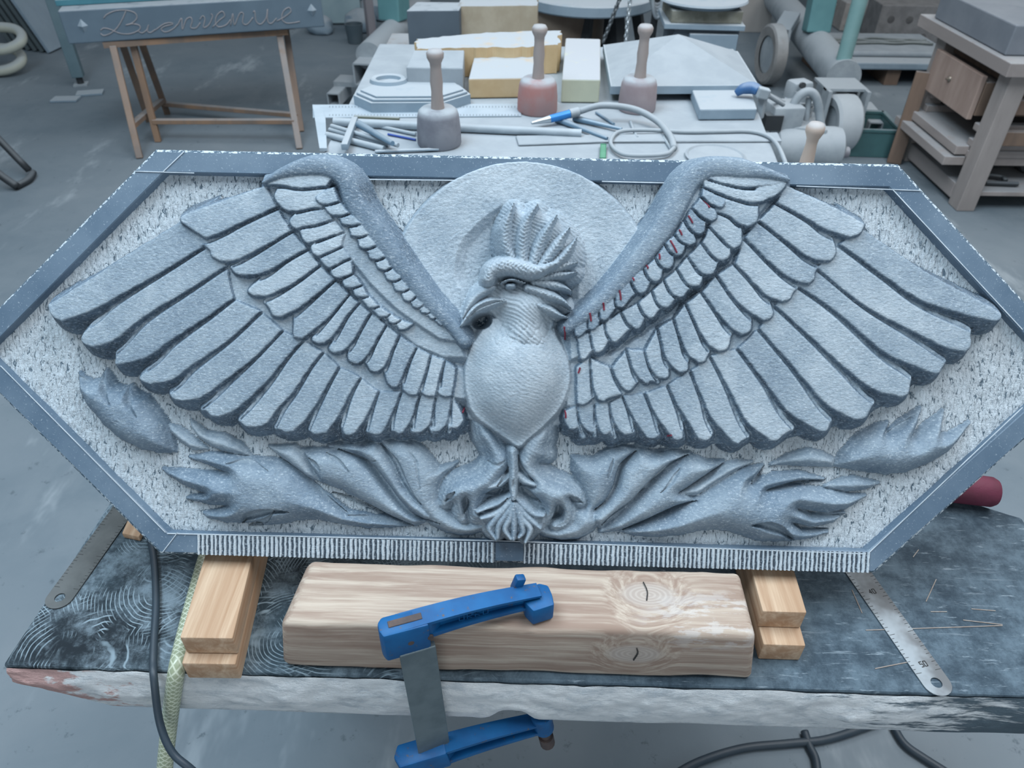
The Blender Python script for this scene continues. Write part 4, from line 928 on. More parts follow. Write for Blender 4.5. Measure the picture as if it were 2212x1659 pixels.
o = uv_tube('air_hose', [tuple(atz(455, 1170, .8895)), tuple(atz(438, 1225, .8895)), tuple(atz(412, 1320, .8895)), tuple(atz(392, 1400, .8895)), tuple(atz(382, 1446, .888)), tuple(atz(374, 1500, .850)), tuple(atz(364, 1580, .785)), tuple(atz(356, 1662, .73)), tuple(atz(352, 1760, .66))], .0092, hose_mat())
tag(o, 'green braided air hose hanging over the bench beside the pine boards', 'hose')
for (pts, lb) in (([(1420, 1700), (1500, 1650), (1600, 1617), (1700, 1606), (1790, 1596), (1900, 1560)], 'thin dark cable curving across the floor below the bench'), ([(1738, 1580), (1748, 1610), (1762, 1640), (1768, 1690)], 'short dark lead crossing the cable on the floor'), ([(1930, 1570), (1955, 1608), (2000, 1640), (2080, 1690)], 'dark cable on the floor under the right end of the bench')):
    bm = bmesh.new(); tube(bm, [tuple(atz(x, y, .010)) for x, y in pts], .009, 10, 6); tag(obj('floor_cable', bm, BLK, smooth=3.1), lb, 'cable', 'cables on the floor below the bench')
# ---- burgundy roll behind the bench end
bm = bmesh.new(); a = atz(1990, 1044, .903); b_ = atz(2152, 1064, .903); d = (b_-a).normalized()
lathe(bm, [(0, 0), (.018, .001), (.021, .006), (.0215, .06), (.021, .115), (.018, .121), (0, .122)], frame(b_-d*.122, d.orthogonal().normalized(), d.cross(d.orthogonal().normalized()), d), 24)
tag(obj('burgundy_roll', bm, simple('burgundy_cloth', (.135, .022, .05), (.10, .016, .036), 30, .65, bmp=.4, bscale=70), smooth=.9), 'burgundy roll sticking out behind the right end of the bench', 'roll')

# ---- blue bar clamp
def blue_mat():
    m, nt, b, co = newmat('chipped_blue_paint')
    w = ramp(nt, noise(nt, co, 120, 6, .75), .60, .66); col = mix(nt, ramp(nt, noise(nt, co, 30, 3), .3, .7), (.003, .105, .29), (.003, .070, .21)); col = mix(nt, w, col, (.10, .085, .08))
    nt.links.new(col, b.inputs['Base Color']); b.inputs['Roughness'].default_value = .5; b.inputs['Specular IOR Level'].default_value = .35; bump(nt, b, noise(nt, co, 160, 4), .2, .001); return m
BLUE = blue_mat(); RUST = simple('rusty_steel', (.12, .085, .075), (.075, .06, .06), 60, .7, .3, bmp=.3)
CBAR = simple('grey_clamp_bar', (.165, .205, .22), (.12, .155, .17), 25, .5, .5, bmp=.15, bscale=120)
ja = atz(862, 1376, .982); jb = atz(1188, 1286, .982); jd = (jb-ja); jd.z = 0; JL = jd.length; jd.normalize(); jn = Vector((-jd.y, jd.x, 0))
JM = frame(Vector((ja.x, ja.y, .9665)), jd, jn, Vector((0, 0, 1)))
clamp = empty('bar_clamp', mat=JM, label='blue steel bar clamp gripping the beam to the bench', cat='clamp')
def arm(bm, L, z0, z1, tw0, tw1, rail=True):
    """cast arm: I-section with a recessed web"""
    n = 14
    for (ya, yb, za, zb) in ((-1, 1, .84, 1.0), (-.25, .25, .20, .84), (-1, 1, 0, .20)):
        rings = []
        for i in range(n+1):
            u = i/n; x = u*L; w_ = tw0+(tw1-tw0)*u; sag = .012*math.sin(math.pi*u)
            hh = (z1-z0)*(1-.30*u); base = z0+sag*.35
            if u < .28: ya2, yb2 = -1, 1
            else: ya2, yb2 = ya, yb
            rings.append([bm.verts.new((x, ya2*w_, base+hh*za)), bm.verts.new((x, yb2*w_, base+hh*za)), bm.verts.new((x, yb2*w_, base+hh*zb)), bm.verts.new((x, ya2*w_, base+hh*zb))])
        for a, b_ in zip(rings, rings[1:]):
            for k in range(4): bm.faces.new((a[k], a[(k+1) % 4], b_[(k+1) % 4], b_[k]))
        bm.faces.new(rings[0][::-1]); bm.faces.new(rings[-1])
bm = bmesh.new(); arm(bm, JL*.92, .012, .040, .0105, .0085)
# rounded heel and head
prism(bm, [(-.016, -.012), (-.019, -.004), (-.019, .006), (-.014, .0115), (.03, .0112), (.03, -.0125)], -.004, .0405, bev=.003)
prism(bm, [(JL*.84, -.020), (JL*.985, -.019), (JL*1.0, -.006), (JL*1.0, .006), (JL*.95, .0115), (JL*.82, .011), (JL*.81, -.008)], .0005, .026, bev=.0025)
obj('upper_jaw', bm, BLUE, clamp, smooth=.5)
bm = bmesh.new(); box(bm, (.008, 0, .0408), (.034, .0075, .0016), bev=.0006); obj('label_slot', bm, RUST, clamp)
bm = bmesh.new(); box(bm, (JL*.80, .011, .036), (.011, .009, .020), ry=.3, bev=.002); obj('stop_lug', bm, BLUE, clamp, smooth=.5)
for x in (.010, .030):
    bm = bmesh.new(); cyl(bm, (x, -.0125, .018), (x, -.0105, .018), .0032, n=14); obj('rivet', bm, RUST, clamp)
# raised letters on the web
bm = bmesh.new()
for i, ch in enumerate('URKO'):
    x = .062+i*.0085; h = .009; z = .018+.004
    S_ = {'U': [(0,h),(0,0),(.005,0),(.005,h)], 'R': [(0,0),(0,h),(.005,h),(.005,h*.5),(0,h*.5),(.005,0)], 'K': [(0,0),(0,h),(0,h*.5),(.005,h),(0,h*.5),(.005,0)], 'O': [(0,0),(.005,0),(.005,h),(0,h),(0,0)]}[ch]
    for p, q in zip(S_, S_[1:]): bar(bm, (x+p[0], -.0046, z+p[1]), (x+q[0], -.0046, z+q[1]), .0011, .0009)
obj('raised_lettering', bm, BLUE, clamp)
# bar, lower jaw and screw
JI = JM.inverted()
t0 = JI @ Vector(aty(905, 1425, .4215)); t1 = JI @ Vector(aty(940, 1632, .4150))
bm = bmesh.new(); q = (t1-t0); up_ = Vector((1, 0, 0)); zax = q.normalized(); yax = zax.cross(up_).normalized(); xax = yax.cross(zax)
Mb = frame((t0-zax*.02+t1+zax*.02)/2, xax, yax, zax); box(bm, (0, 0, 0), (.0375, .008, q.length+.04), bev=.0012)
bmesh.ops.transform(bm, matrix=Mb, verts=bm.verts); obj('flat_bar', bm, CBAR, clamp)
la = JI @ atz(905, 1640, .752); lb = JI @ atz(1172, 1560, .775); ld = (lb-la); LL = ld.length; ld.normalize(); ly = Vector((0, 0, 1)).cross(ld).normalized(); lz = ld.cross(ly)
bm = bmesh.new(); arm(bm, LL, -.012, .020, .0125, .0085); prism(bm, [(-.020, -.014), (-.026, 0), (-.020, .014), (.036, .014), (.036, -.014)], -.012, .022, bev=.003)
cyl(bm, (LL, 0, -.014), (LL, 0, .020), .0125, n=18)
bmesh.ops.transform(bm, matrix=frame(la, ld, ly, lz), verts=bm.verts); obj('lower_jaw', bm, BLUE, clamp, smooth=.5)
bm = bmesh.new(); cyl(bm, (LL, 0, -.050), (LL, 0, .022), .0065, n=14); cyl(bm, (LL, 0, -.056), (LL, 0, -.036), .0095, n=14)
bmesh.ops.transform(bm, matrix=frame(la, ld, ly, lz), verts=bm.verts); obj('screw_spindle', bm, RUST, clamp, smooth=.5)
# ================================================================== the work table behind, white with stone dust
def atx(px, py, x): r = ray(px, py); return CAM + r*((x-CAM.x)/r.x)
TZ = .90
TOPD = simple('dust_covered_board', (.325, .365, .40), (.285, .325, .36), 9, .92, bmp=.3, bscale=40, bdist=.003)
PALE = simple('pale_dusty_stone', (.25, .33, .40), (.20, .275, .34), 7, .85, dust=.95, bmp=.25, bscale=60)
DARKB = simple('dark_sawn_bluestone', (.060, .088, .118), (.045, .068, .092), 5, .7, dust=.9, bmp=.2)
YEL = simple('yellow_limestone', (.50, .335, .155), (.60, .44, .24), 9, .9, dust=1.0, dustcol=(.39, .425, .455), bmp=.3, lo=.3, hi=.7)
TAN = simple('tan_limestone', (.47, .40, .29), (.38, .31, .21), 8, .9, dust=1.0, dustcol=(.39, .425, .455), bmp=.3)
CREAM = simple('cream_green_stone', (.50, .52, .38), (.46, .48, .36), 9, .9, dust=1.0, dustcol=(.40, .425, .455), bmp=.3)
GREYST = simple('grey_dusty_steel', (.36, .40, .43), (.27, .31, .34), 9, .75, .05, dust=.85, bmp=.15)
TEAL = simple('teal_painted_steel', (.085, .235, .255), (.11, .28, .30), 4, .55, dust=.5, bmp=.05)
BLACKP = simple('black_painted_steel', (.012, .015, .018), (.02, .024, .028), 8, .6, dust=.25, bmp=.1)
OLDW = simple('grey_dusty_wood', (.33, .285, .26), (.24, .20, .18), 7, .85, dust=.7, bmp=.2, stretch=(1, 1, .15))
DEEPW = simple('brown_wood', (.20, .13, .09), (.13, .085, .06), 8, .8, dust=.35, bmp=.2, stretch=(1, 1, .15))
table = empty('work_table', (0, 0, 0), label='wide work table covered in white stone dust behind the relief', cat='table')
tp = [(-.505, 1.62), (.66, 1.62), (.83, 3.02), (-.525, 3.02)]
bm = bmesh.new(); prism(bm, tp, TZ-.045, TZ, bev=.004); obj('table_top', bm, TOPD, table)
for x, y in ((-.38, 1.80), (.55, 1.80), (-.38, 2.85), (.62, 2.85)):
    bm = bmesh.new(); box(bm, (x, y, (TZ-.045)/2), (.08, .08, TZ-.047), bev=.004); obj('leg', bm, OLDW, table)
def slab4(name, pts, z0, z1, mt, label, cat, grp=None, bev=.004, rough=0, parent=None):
    """block whose top-face corners are seen at the given points"""
    P = [atz(x, y, z1) for x, y in pts]; c = sum(P, Vector())/len(P); c.z = z0
    poly = [(p.x-c.x, p.y-c.y) for p in P]
    if rough:
        out = []; r = random.Random(len(label))
        for i, (a, b_) in enumerate(zip(poly, poly[1:]+poly[:1])):
            for k in range(10): out.append((a[0]+(b_[0]-a[0])*k/10+r.uniform(-rough, rough)*(k > 0), a[1]+(b_[1]-a[1])*k/10+r.uniform(-rough, rough)*(k > 0)))
        poly = out
    bm = bmesh.new(); prism(bm, poly, 0, z1-z0, bev=bev if not rough else 0)
    o = obj(name, bm, mt, parent)
    o.location = c
    return tag(o, label, cat, grp)
gs_ = 'stone blocks on the work table'
slab4('stone_block', [(1012, 170), (1150, 168), (1158, 108), (1028, 108)], TZ+.002, TZ+.062, YEL, 'pale-topped block with a yellow sawn front in the middle of the table', 'stone block', gs_)
slab4('stone_block', [(1214, 171), (1297, 172), (1297, 84), (1222, 82)], TZ+.002, TZ+.072, CREAM, 'cream block with greenish front between two mallets', 'stone block', gs_)
slab4('stone_slab', [(900, 106), (1010, 103), (1120, 102), (1205, 97), (1212, 66), (1050, 70), (900, 84)], TZ+.002, TZ+.094, YEL, 'rough yellow slab with a broken edge behind the yellow block', 'stone block', gs_, rough=.008)
slab4('stone_board', [(877, 145), (1000, 147), (1003, 108), (893, 108)], TZ+.002, TZ+.090, TOPD, 'flat white block before the left end of the rough yellow slab', 'board')
slab4('stone_block', [(878, 23), (992, 22), (1000, 5), (900, 4)], .70, .905, DARKB, 'dark blue sawn block at the far left of the table', 'stone block', gs_)
stb = empty('block_stand', atz(935, 60, 0), label='wooden stand under the dark blocks behind the work table', cat='stand')
p = aty(940, 60, 3.75); stb.location = (p.x+.14, 3.80, 0)
bm = bmesh.new(); box(bm, (0, 0, .68), (.78, .48, .036), bev=.003); obj('stand_top', bm, OLDW, stb)
for sx_ in (-.34, .34):
    for sy_ in (-.2, .2):
        bm = bmesh.new(); box(bm, (sx_, sy_, .330), (.06, .06, .66)); obj('leg', bm, OLDW, stb)
slab4('stone_slab', [(988, 50), (1160, 47), (1162, 40), (990, 42)], .70, .775, YEL, 'orange-yellow slab at the bottom of the limestone pile', 'stone block', 'limestone slabs in a pile', rough=.004)
slab4('stone_slab', [(990, 14), (1161, 12), (1162, -12), (998, -12)], .777, .905, TAN, 'tan slab on top of the limestone pile', 'stone block', 'limestone slabs in a pile', rough=.004)
# octagonal moulded stone with carved rings
oc = [atz(x, y, .945) for x, y in [(762, 196), (800, 213), (958, 212), (1016, 194), (988, 172), (880, 160), (846, 162)]]
c = sum(oc, Vector())/len(oc); c.z = TZ
octo = empty('octagonal_stone', c, label='octagonal moulded stone with a carved ring, left of the mallets', cat='carved stone')
pl = [(p.x-c.x, p.y-c.y) for p in oc]
bm = bmesh.new(); prism(bm, pl, .002, .032); obj('base', bm, PALE, octo)
bm = bmesh.new(); prism(bm, [(x*.95, y*.93) for x, y in pl], .032, .040, bev=.002); prism(bm, [(x*.88, y*.84) for x, y in pl], .040, .046, bev=.0015); obj('moulding', bm, PALE, octo)
for q, rr in (((840, 182), .056), ((958, 172), .030)):
    p = atz(*q, .938)-c; bm = bmesh.new(); lathe(bm, [(rr*.66, .0455), (rr*.70, .056), (rr*.9, .059), (rr, .056), (rr*1.06, .0455)], Matrix.Translation((p.x, p.y, 0)) @ Matrix.Diagonal((1, .8, 1, 1)), 36); obj('carved_ring', bm, PALE, octo, smooth=.6)
# pyramid capstone
py = [atz(x, y, TZ+.048) for x, y in [(1319, 186), (1640, 184), (1594, 110), (1303, 96)]]; c = sum(py, Vector())/4; c.z = TZ
pc = empty('pyramid_capstone', c, label='square capstone with a low pyramid top on the right of the table', cat='carved stone')
P = [(p.x-c.x, p.y-c.y) for p in py]
bm = bmesh.new(); prism(bm, P, .022, .048, bev=.002); obj('base_slab', bm, PALE, pc)
bm = bmesh.new(); v = [bm.verts.new((x*.985, y*.985, .0475)) for x, y in P]; apx = aty(1466, 74, c.y+.03)-c; ap = bm.verts.new((apx.x, apx.y, min(.145, apx.z)))
for i in range(4): bm.faces.new((v[i], v[(i+1) % 4], ap))
bm.faces.new(v[::-1]); obj('pyramid_top', bm, TOPD, pc)
for sx_ in (-.16, .16):
    bm = bmesh.new(); box(bm, (sx_, -.02, .0115), (.05, .36, .021)); obj('batten', bm, OLDW, pc)
slab4('stone_tile', [(1512, 236), (1636, 235), (1622, 190), (1493, 189)], TZ+.002, TZ+.034, PALE, 'small square blue-grey slab at the right edge of the table', 'stone slab')
# ---- mallets
def mallet(name, base, H, rb, hcol, label, tilt=0, hw=.0165, mt=None):
    p = atz(*base, TZ); e = empty(name, (p.x, p.y+rb*.85, TZ), label=label, cat='mallet', group='round carving mallets')
    hh = H*.40
    bm = bmesh.new(); lathe(bm, [(0, .001), (rb*.96, .001), (rb, .006), (rb*.985, hh*.45), (rb*.93, hh*.80), (rb*.86, hh*.93), (rb*.72, hh), (0, hh)], None, 36); obj('head', bm, mt, e, smooth=.8)
    bm = bmesh.new(); q = H-hh
    lathe(bm, [(hw*1.12, hh-.004), (hw*1.05, hh+q*.06), (hw*.90, hh+q*.28), (hw*1.02, hh+q*.45), (hw*.86, hh+q*.68), (hw*.92, hh+q*.78), (hw*1.32, hh+q*.87), (hw*1.38, hh+q*.94), (hw*1.05, hh+q*.995), (0, hh+q)], None, 24); obj('handle', bm, hcol, e, smooth=1.2)
    return e
HW_ = simple('dusty_handle_wood', (.36, .30, .275), (.27, .225, .21), 11, .7, dust=.55, stretch=(1, 1, .2))
HW2 = simple('fresh_handle_wood', (.52, .41, .34), (.43, .33, .27), 9, .6, dust=.6, stretch=(1, 1, .2))
mallet('stone_mallet', (946, 326), .243, .0600, HW_, 'grey-purple round mallet standing nearest at the left', mt=simple('purple_grey_nylon', (.135, .135, .165), (.23, .235, .265), 10, .75, dust=.85, bmp=.1))
mallet('stone_mallet', (1161, 252), .241, .0605, HW_, 'worn red round mallet standing in the middle of the table', mt=simple('red_nylon', (.36, .135, .115), (.33, .20, .19), 8, .75, dust=.85, bmp=.1))
mallet('stone_mallet', (1379, 248), .240, .0570, HW_, 'dusty pink-grey round mallet in front of the capstone', mt=simple('pinkgrey_nylon', (.25, .185, .195), (.32, .26, .27), 8, .75, dust=.85, bmp=.1))
p = aty(1765, 265, 1.80)
mb = empty('stone_mallet', (p.x, 1.80, TZ), label='pale wooden mallet handle rising just behind the right end of the relief', cat='mallet', group='round carving mallets'); H4 = p.z-TZ
side = empty('side_shelf', (p.x, 1.80, 0), label='narrow stool hidden behind the relief holding the last mallet', cat='stool')
mb.location.z = .86; H4 = p.z-.86
bm = bmesh.new(); lathe(bm, [(0, .001), (.052, .001), (.053, .02), (.050, .05), (.042, .06), (0, .06)], None, 30); obj('head', bm, HW2, mb, smooth=.8)
bm = bmesh.new(); lathe(bm, [(.018, .058), (.0165, H4*.5), (.0135, H4*.70), (.0145, H4*.78), (.0225, H4*.88), (.0225, H4*.94), (.016, H4*.995), (0, H4)], None, 24); obj('handle', bm, HW2, mb, smooth=1.2)
bm = bmesh.new(); box(bm, (.008, 0, .845), (.10, .12, .028), bev=.003); obj('seat', bm, OLDW, side)
for sx_ in (-.045, .045):
    for sy_ in (-.045, .045):
        bm = bmesh.new(); box(bm, (sx_*.8+.01, sy_, .4155), (.022, .022, .829)); obj('leg', bm, OLDW, side)
# ---- aluminium try square
ALU = simple('dusty_aluminium', (.43, .50, .56), (.38, .45, .51), 12, .6, .2, bmp=.05)
def strip(bm, pts, z0, z1):
    P = [atz(x, y, z1) for x, y in pts]; prism(bm, [(p.x, p.y) for p in P], z0, z1)
sq = empty('try_square', (0, 0, 0), label='long aluminium square with ruler marks lying at the left of the table', cat='square')
bm = bmesh.new(); strip(bm, [(676, 254), (1126, 250), (1122, 224), (675, 226)], TZ+.001, TZ+.004); obj('blade', bm, ALU, sq)
bm = bmesh.new(); strip(bm, [(690, 320), (706, 320), (703, 255), (697, 240), (690, 230), (676, 229)], TZ+.004, TZ+.012); obj('stock', bm, ALU, sq)
bm = bmesh.new()
for i in range(60):
    x = 712+i*6.9
    for yy, l in ((229, 3.2), (250, -3.2)):
        a = atz(x, yy, TZ+.0044); b_ = atz(x, yy+l, TZ+.0044); bar(bm, a, b_, .0018, .0004)
t = obj('tick_marks', bm, simple('grey_ink', (.16, .19, .22), (.14, .17, .2), 30, .8, bmp=0), sq); t['kind'] = 'stuff'
bm = bmesh.new(); strip(bm, [(846, 242), (876, 242), (876, 239), (846, 239)], TZ+.004, TZ+.0046); obj('label_strip', bm, BLACKP, sq)
# ---- chisels and rods on the table
CH = simple('dusty_chisel_steel', (.42, .485, .535), (.34, .40, .45), 14, .65, .2, dust=.7, bmp=.05)
CHB = simple('blue_chisel_steel', (.12, .22, .32), (.16, .27, .37), 10, .5, .3, dust=.5, bmp=.05)
def rod(name, a, b_, w, label, mt=CH, z=None, taper=1.0, cat='chisel', grp='chisels on the work table', lift=0, flat=0):
    z = z or TZ+w/2+.001+lift; A = atz(*a, z); B = atz(*b_, z); c = (A+B)/2; bm = bmesh.new()
    if flat: bar(bm, A-c, B-c, w, w*flat, bev=w*.12)
    else: cyl(bm, A-c, B-c, w/2, w/2*taper, n=12)
    o = obj(name, bm, mt, smooth=.6); o.location = c; return tag(o, label, cat, grp)
rod('stone_chisel', (721, 263), (1256, 288), .024, 'longest pale steel bar lying across the table', taper=.95, cat='steel bar', grp=None)
rod('stone_chisel', (712, 280), (840, 312), .013, 'thin dusty chisel in the heap, second from the relief')
rod('stone_chisel', (706, 291), (830, 322), .017, 'thickest dusty chisel in the heap, nearest the relief')
rod('stone_chisel', (716, 272), (860, 314), .012, 'dusty chisel under the short square bar', lift=.010)
rod('stone_chisel', (775, 268), (848, 310), .022, 'blue-flanked flat chisel pointing to the near mallet', CHB, taper=.6, lift=.020)
rod('stone_chisel', (796, 268), (898, 290), .010, 'slim dusty chisel behind the blue-flanked one')
rod('stone_chisel', (838, 290), (898, 302), .006, 'thin bright blue pick beside the near mallet', simple('bright_blue', (.02, .06, .30), (.03, .08, .33), 10, .5, bmp=0), cat='pick')
rod('square_bar', (767, 258), (744, 318), .017, 'short square grey bar laid across the chisels', PALE, lift=.014, flat=1.0, cat='steel bar', grp=None)
rod('wooden_file', (765, 252), (863, 256), .010, 'dark green file lying along the aluminium square', simple('olive_wood', (.11, .12, .07), (.15, .16, .11), 9, .7, dust=.6), cat='file', grp=None, lift=.003)
rod('thin_plate', (810, 327), (948, 322), .012, 'thin grey steel strip at the foot of the near mallet', PALE, flat=.4, cat='steel strip', grp=None)
rod('stone_chisel', (1200, 256), (1312, 299), .019, 'long flared chisel with its point toward the coil', CHB, taper=.45)
rod('stone_chisel', (1240, 255), (1343, 279), .019, 'flared chisel pointing to the dusty pink-grey mallet', CHB, taper=.45)
rod('stone_chisel', (1288, 243), (1326, 268), .008, 'thin dark chisel beyond the two flared ones', CHB)
rod('stone_chisel', (1362, 262), (1368, 280), .008, 'short chisel standing out beyond the hose coil', CH)
rod('stone_chisel', (1370, 285), (1377, 297), .007, 'tiny chisel lying inside the hose coil', CH)
rod('stone_chisel', (1434, 297), (1452, 326), .008, 'slim chisel lying under the hose curve', CH)
slab4('flat_strip', [(1120, 312), (1300, 306), (1690, 304), (1680, 285), (1114, 292)], TZ+.0005, TZ+.006, TOPD, 'long flat pale board strip across the table behind the relief', 'board')
slab4('green_tape', [(1295, 342), (1309, 342), (1310, 312), (1297, 311)], TZ+.0065, TZ+.0085, simple('green_tape', (.09, .26, .17), (.11, .29, .19), 20, .6, bmp=.1), 'short strip of green tape on the pale board strip', 'tape')
for k, pts in enumerate([[(1570, 322), (1520, 318), (1480, 330), (1480, 345), (1600, 350), (1650, 340)]]):
    pass
bm = bmesh.new(); p = atz(1545, 338, TZ+.004); lathe(bm, [(0, 0), (.078, 0), (.080, .006), (.074, .009), (.070, .005), (0, .004)], None, 36); o = obj('round_plate', bm, TOPD, smooth=.6); o.location = (p.x, p.y, TZ+.001); tag(o, 'flat round dusty plate at the near right of the table', 'plate')
# pneumatic tool: grip, tip and hose
pt = empty('air_chisel', (0, 0, 0), label='blue pneumatic chisel with a thick grey hose on the table', cat='air tool')
A, B, C_, D_ = atz(1148, 266, TZ+.016), atz(1188, 257, TZ+.020), atz(1231, 246, TZ+.030), atz(1250, 241, TZ+.034)
SILV = simple('chromed_steel', (.50, .56, .60), (.42, .48, .52), 20, .3, .7, bmp=0); ABL = simple('anodised_blue', (.03, .20, .55), (.04, .25, .6), 20, .35, .3, bmp=0)
bm = bmesh.new(); cyl(bm, A, B, .004, .011, n=16); obj('tip', bm, SILV, pt, smooth=.6)
bm = bmesh.new(); cyl(bm, B, C_, .011, .012, n=16); obj('grip', bm, ABL, pt, smooth=.6)
bm = bmesh.new(); cyl(bm, C_, D_, .013, .013, n=16); obj('collar', bm, GREYST, pt, smooth=.6)
GH = simple('grey_rubber_hose', (.30, .34, .37), (.26, .30, .33), 14, .7, dust=.5, bmp=.05)
bm = bmesh.new(); tube(bm, [tuple(D_), tuple(atz(1300, 228, TZ+.05)), tuple(atz(1370, 236, TZ+.04)), tuple(atz(1420, 262, TZ+.025)), tuple(atz(1448, 295, TZ+.016)), tuple(atz(1456, 320, TZ+.010))], .0092, 12, 8); obj('thick_hose', bm, GH, pt, smooth=3.1)
bm = bmesh.new(); tube(bm, [tuple(atz(x, y, TZ+.012)) for x, y in [(1456, 320), (1440, 332), (1400, 336), (1350, 334), (1325, 320), (1320, 302), (1340, 284), (1400, 281), (1480, 285), (1560, 284), (1620, 284), (1660, 295), (1682, 318), (1700, 360)]], .0058, 10, 8); obj('thin_hose', bm, GH, pt, smooth=3.1)
# blue spray gun at the table edge
sg = empty('blow_gun', (0, 0, 0), label='air gun with a blue handle hung on the right table edge', cat='air gun')
bm = bmesh.new(); tube(bm, [tuple(atz(1590, 202, TZ+.045)), tuple(atz(1605, 192, TZ+.060)), tuple(atz(1625, 190, TZ+.064)), tuple(atz(1640, 196, TZ+.062))], lambda u: .010+.008*math.sin(u*2.6), 12, 6); obj('handle', bm, simple('blue_plastic', (.02, .10, .26), (.025, .12, .3), 20, .45, dust=.35), sg, smooth=3.1)
bm = bmesh.new(); bar(bm, atz(1636, 198, TZ+.062), atz(1660, 204, TZ+.055), .030, .030, bev=.004); obj('body', bm, GREYST, sg)
bm = bmesh.new(); bar(bm, atz(1650, 205, TZ+.050), atz(1640, 255, TZ-.02), .022, .018, bev=.003); obj('lever', bm, GREYST, sg)
bm = bmesh.new(); cyl(bm, atz(1660, 206, TZ+.052), atz(1692, 226, TZ+.01), .007, n=12); obj('nozzle', bm, GREYST, sg, smooth=.6)

# ================================================================== left: trestle with the lettered stone
ORW = simple('orange_brown_wood', (.28, .165, .095), (.17, .12, .09), 7, .75, dust=.45, bmp=.15, stretch=(1, 1, .2))
tr = empty('trestle', (0, 0, 0), label='wooden folding trestle with stretchers under the lettered stone', cat='trestle')
SYF = 4.25
def zt(px, py): return aty(px, py, SYF)
legs = [((238, 88), 4.32, (302, 342)), ((262, 96), 4.45, (322, 262)), ((282, 84), 4.40, (342, 306)), ((300, 84), 4.55, (362, 246)), ((600, 60), 4.66, (647, 322)), ((616, 60), 4.80, (651, 284))]
LT = []
for a, ya, b_ in legs:
    t_ = aty(a[0], a[1]-8, ya); t_.z = .545; f_ = atz(b_[0], b_[1], .001); LT.append((t_, f_))
    bm = bmesh.new(); bar(bm, f_, t_, .036, .026, bev=.003); obj('leg', bm, ORW, tr)
def onleg(i, u): return LT[i][1].lerp(LT[i][0], u)
for i, j, u in ((3, 5, .16), (2, 4, .24)):
    bm = bmesh.new(); bar(bm, onleg(i, u*.9), onleg(j, u), .034, .026, bev=.003); obj('stretcher', bm, ORW, tr)
bm = bmesh.new(); bar(bm, onleg(0, .30), onleg(3, .2), .04, .025); obj('side_brace', bm, ORW, tr)
zt_ = min(t.z for t, f_ in LT)
bm = bmesh.new(); bar(bm, LT[0][0]-Vector((.05, 0, -.008)), LT[4][0]+Vector((.05, 0, .008)), .04, .03); obj('top_rail', bm, ORW, tr)
bm = bmesh.new(); bar(bm, LT[3][0]-Vector((.05, 0, -.008)), LT[5][0]+Vector((.05, 0, .008)), .04, .03); obj('top_rail', bm, ORW, tr)
# lettered stone: front face frame from its corners
c00, c10, c01 = aty(149, 96, SYF), aty(702, 58, 4.66), aty(141, 24, SYF)
ux = (c10-c00); SL = ux.length; ux.normalize(); uz = Vector((0, 0, 1)); uz = (uz-ux*uz.dot(ux)).normalized(); uy = uz.cross(ux)
SH = (c01-c00).dot(uz); SM = frame(c00, ux, uy, uz); SMI = SM.inverted()
ls_ = empty('lettered_stone', mat=SM, label='long dark stone lintel carved with the word Bienvenue on the trestle', cat='carved stone')
BLUESIDE = simple('blue_lintel_stone', (.085, .135, .180), (.065, .108, .150), 4, .75, dust=.95, bmp=.15)
bm = bmesh.new(); box(bm, (SL/2, .15, SH/2), (SL, .30, SH), bev=.006); obj('lintel', bm, BLUESIDE, ls_)
def face(px, py):
    r = ray(px, py); k = (c00-CAM).dot(uy)/r.dot(uy); q = SMI @ (CAM+r*k); return (q.x, -.002, q.z)
LET = simple('carved_letter_line', (.33, .31, .32), (.28, .27, .28), 30, .9, bmp=0)
zl = lambda pts: [face(.3255*x, .3255*y) for x, y in pts]
words = [('B', [[(668, 200), (690, 186), (735, 195), (800, 222), (870, 222), (925, 196), (925, 168), (880, 158), (835, 166), (880, 150), (908, 118), (895, 85), (840, 68), (770, 70), (710, 95), (688, 120)], [(835, 72), (815, 120), (780, 180), (735, 220), (690, 235), (668, 222)]]),
 ('i', [[(915, 205), (945, 218), (975, 195), (985, 165), (978, 205), (1000, 215), (1030, 195)]]),
 ('e', [[(1030, 200), (1085, 160), (1130, 150), (1145, 160), (1090, 175), (1070, 195), (1100, 212), (1150, 190), (1180, 160)]]),
 ('n', [[(1180, 165), (1205, 120), (1210, 195), (1235, 130), (1265, 115), (1275, 140), (1265, 180), (1300, 185), (1330, 150)]]),
 ('v', [[(1325, 130), (1345, 105), (1360, 125), (1350, 180), (1385, 165), (1410, 110), (1400, 90)]]),
 ('e', [[(1410, 180), (1460, 130), (1490, 105), (1475, 75), (1440, 100), (1430, 150), (1450, 178), (1500, 165), (1530, 130)]]),
 ('n', [[(1530, 170), (1545, 90), (1555, 165), (1590, 90), (1615, 90), (1610, 150), (1640, 160), (1680, 115)]]),
 ('u', [[(1680, 80), (1690, 75), (1700, 140), (1730, 160), (1765, 120), (1775, 60), (1775, 135), (1800, 155), (1835, 120)]]),
 ('e', [[(1835, 140), (1890, 110), (1930, 75), (1915, 50), (1880, 75), (1870, 125), (1900, 152), (1950, 150), (1990, 142)]])]
for ch, st in words:
    bm = bmesh.new()
    for s_ in st: tube(bm, zl(s_), .0026, 6, 5)
    obj('carved_letter', bm, LET, ls_, smooth=3.1)
for q in ((549, 172), (2070, 68)):
    x, y, z = zl([q])[0]; bm = bmesh.new(); v = [bm.verts.new((x+a, .001, z+b_)) for a, b_ in ((-.027, 0), (0, -.036), (.027, 0), (0, .036))]; ap = bm.verts.new((x, -.022, z))
    for i in range(4): bm.faces.new((v[i], v[(i+1) % 4], ap))
    bm.faces.new(v); obj('diamond_boss', bm, PALE, ls_)
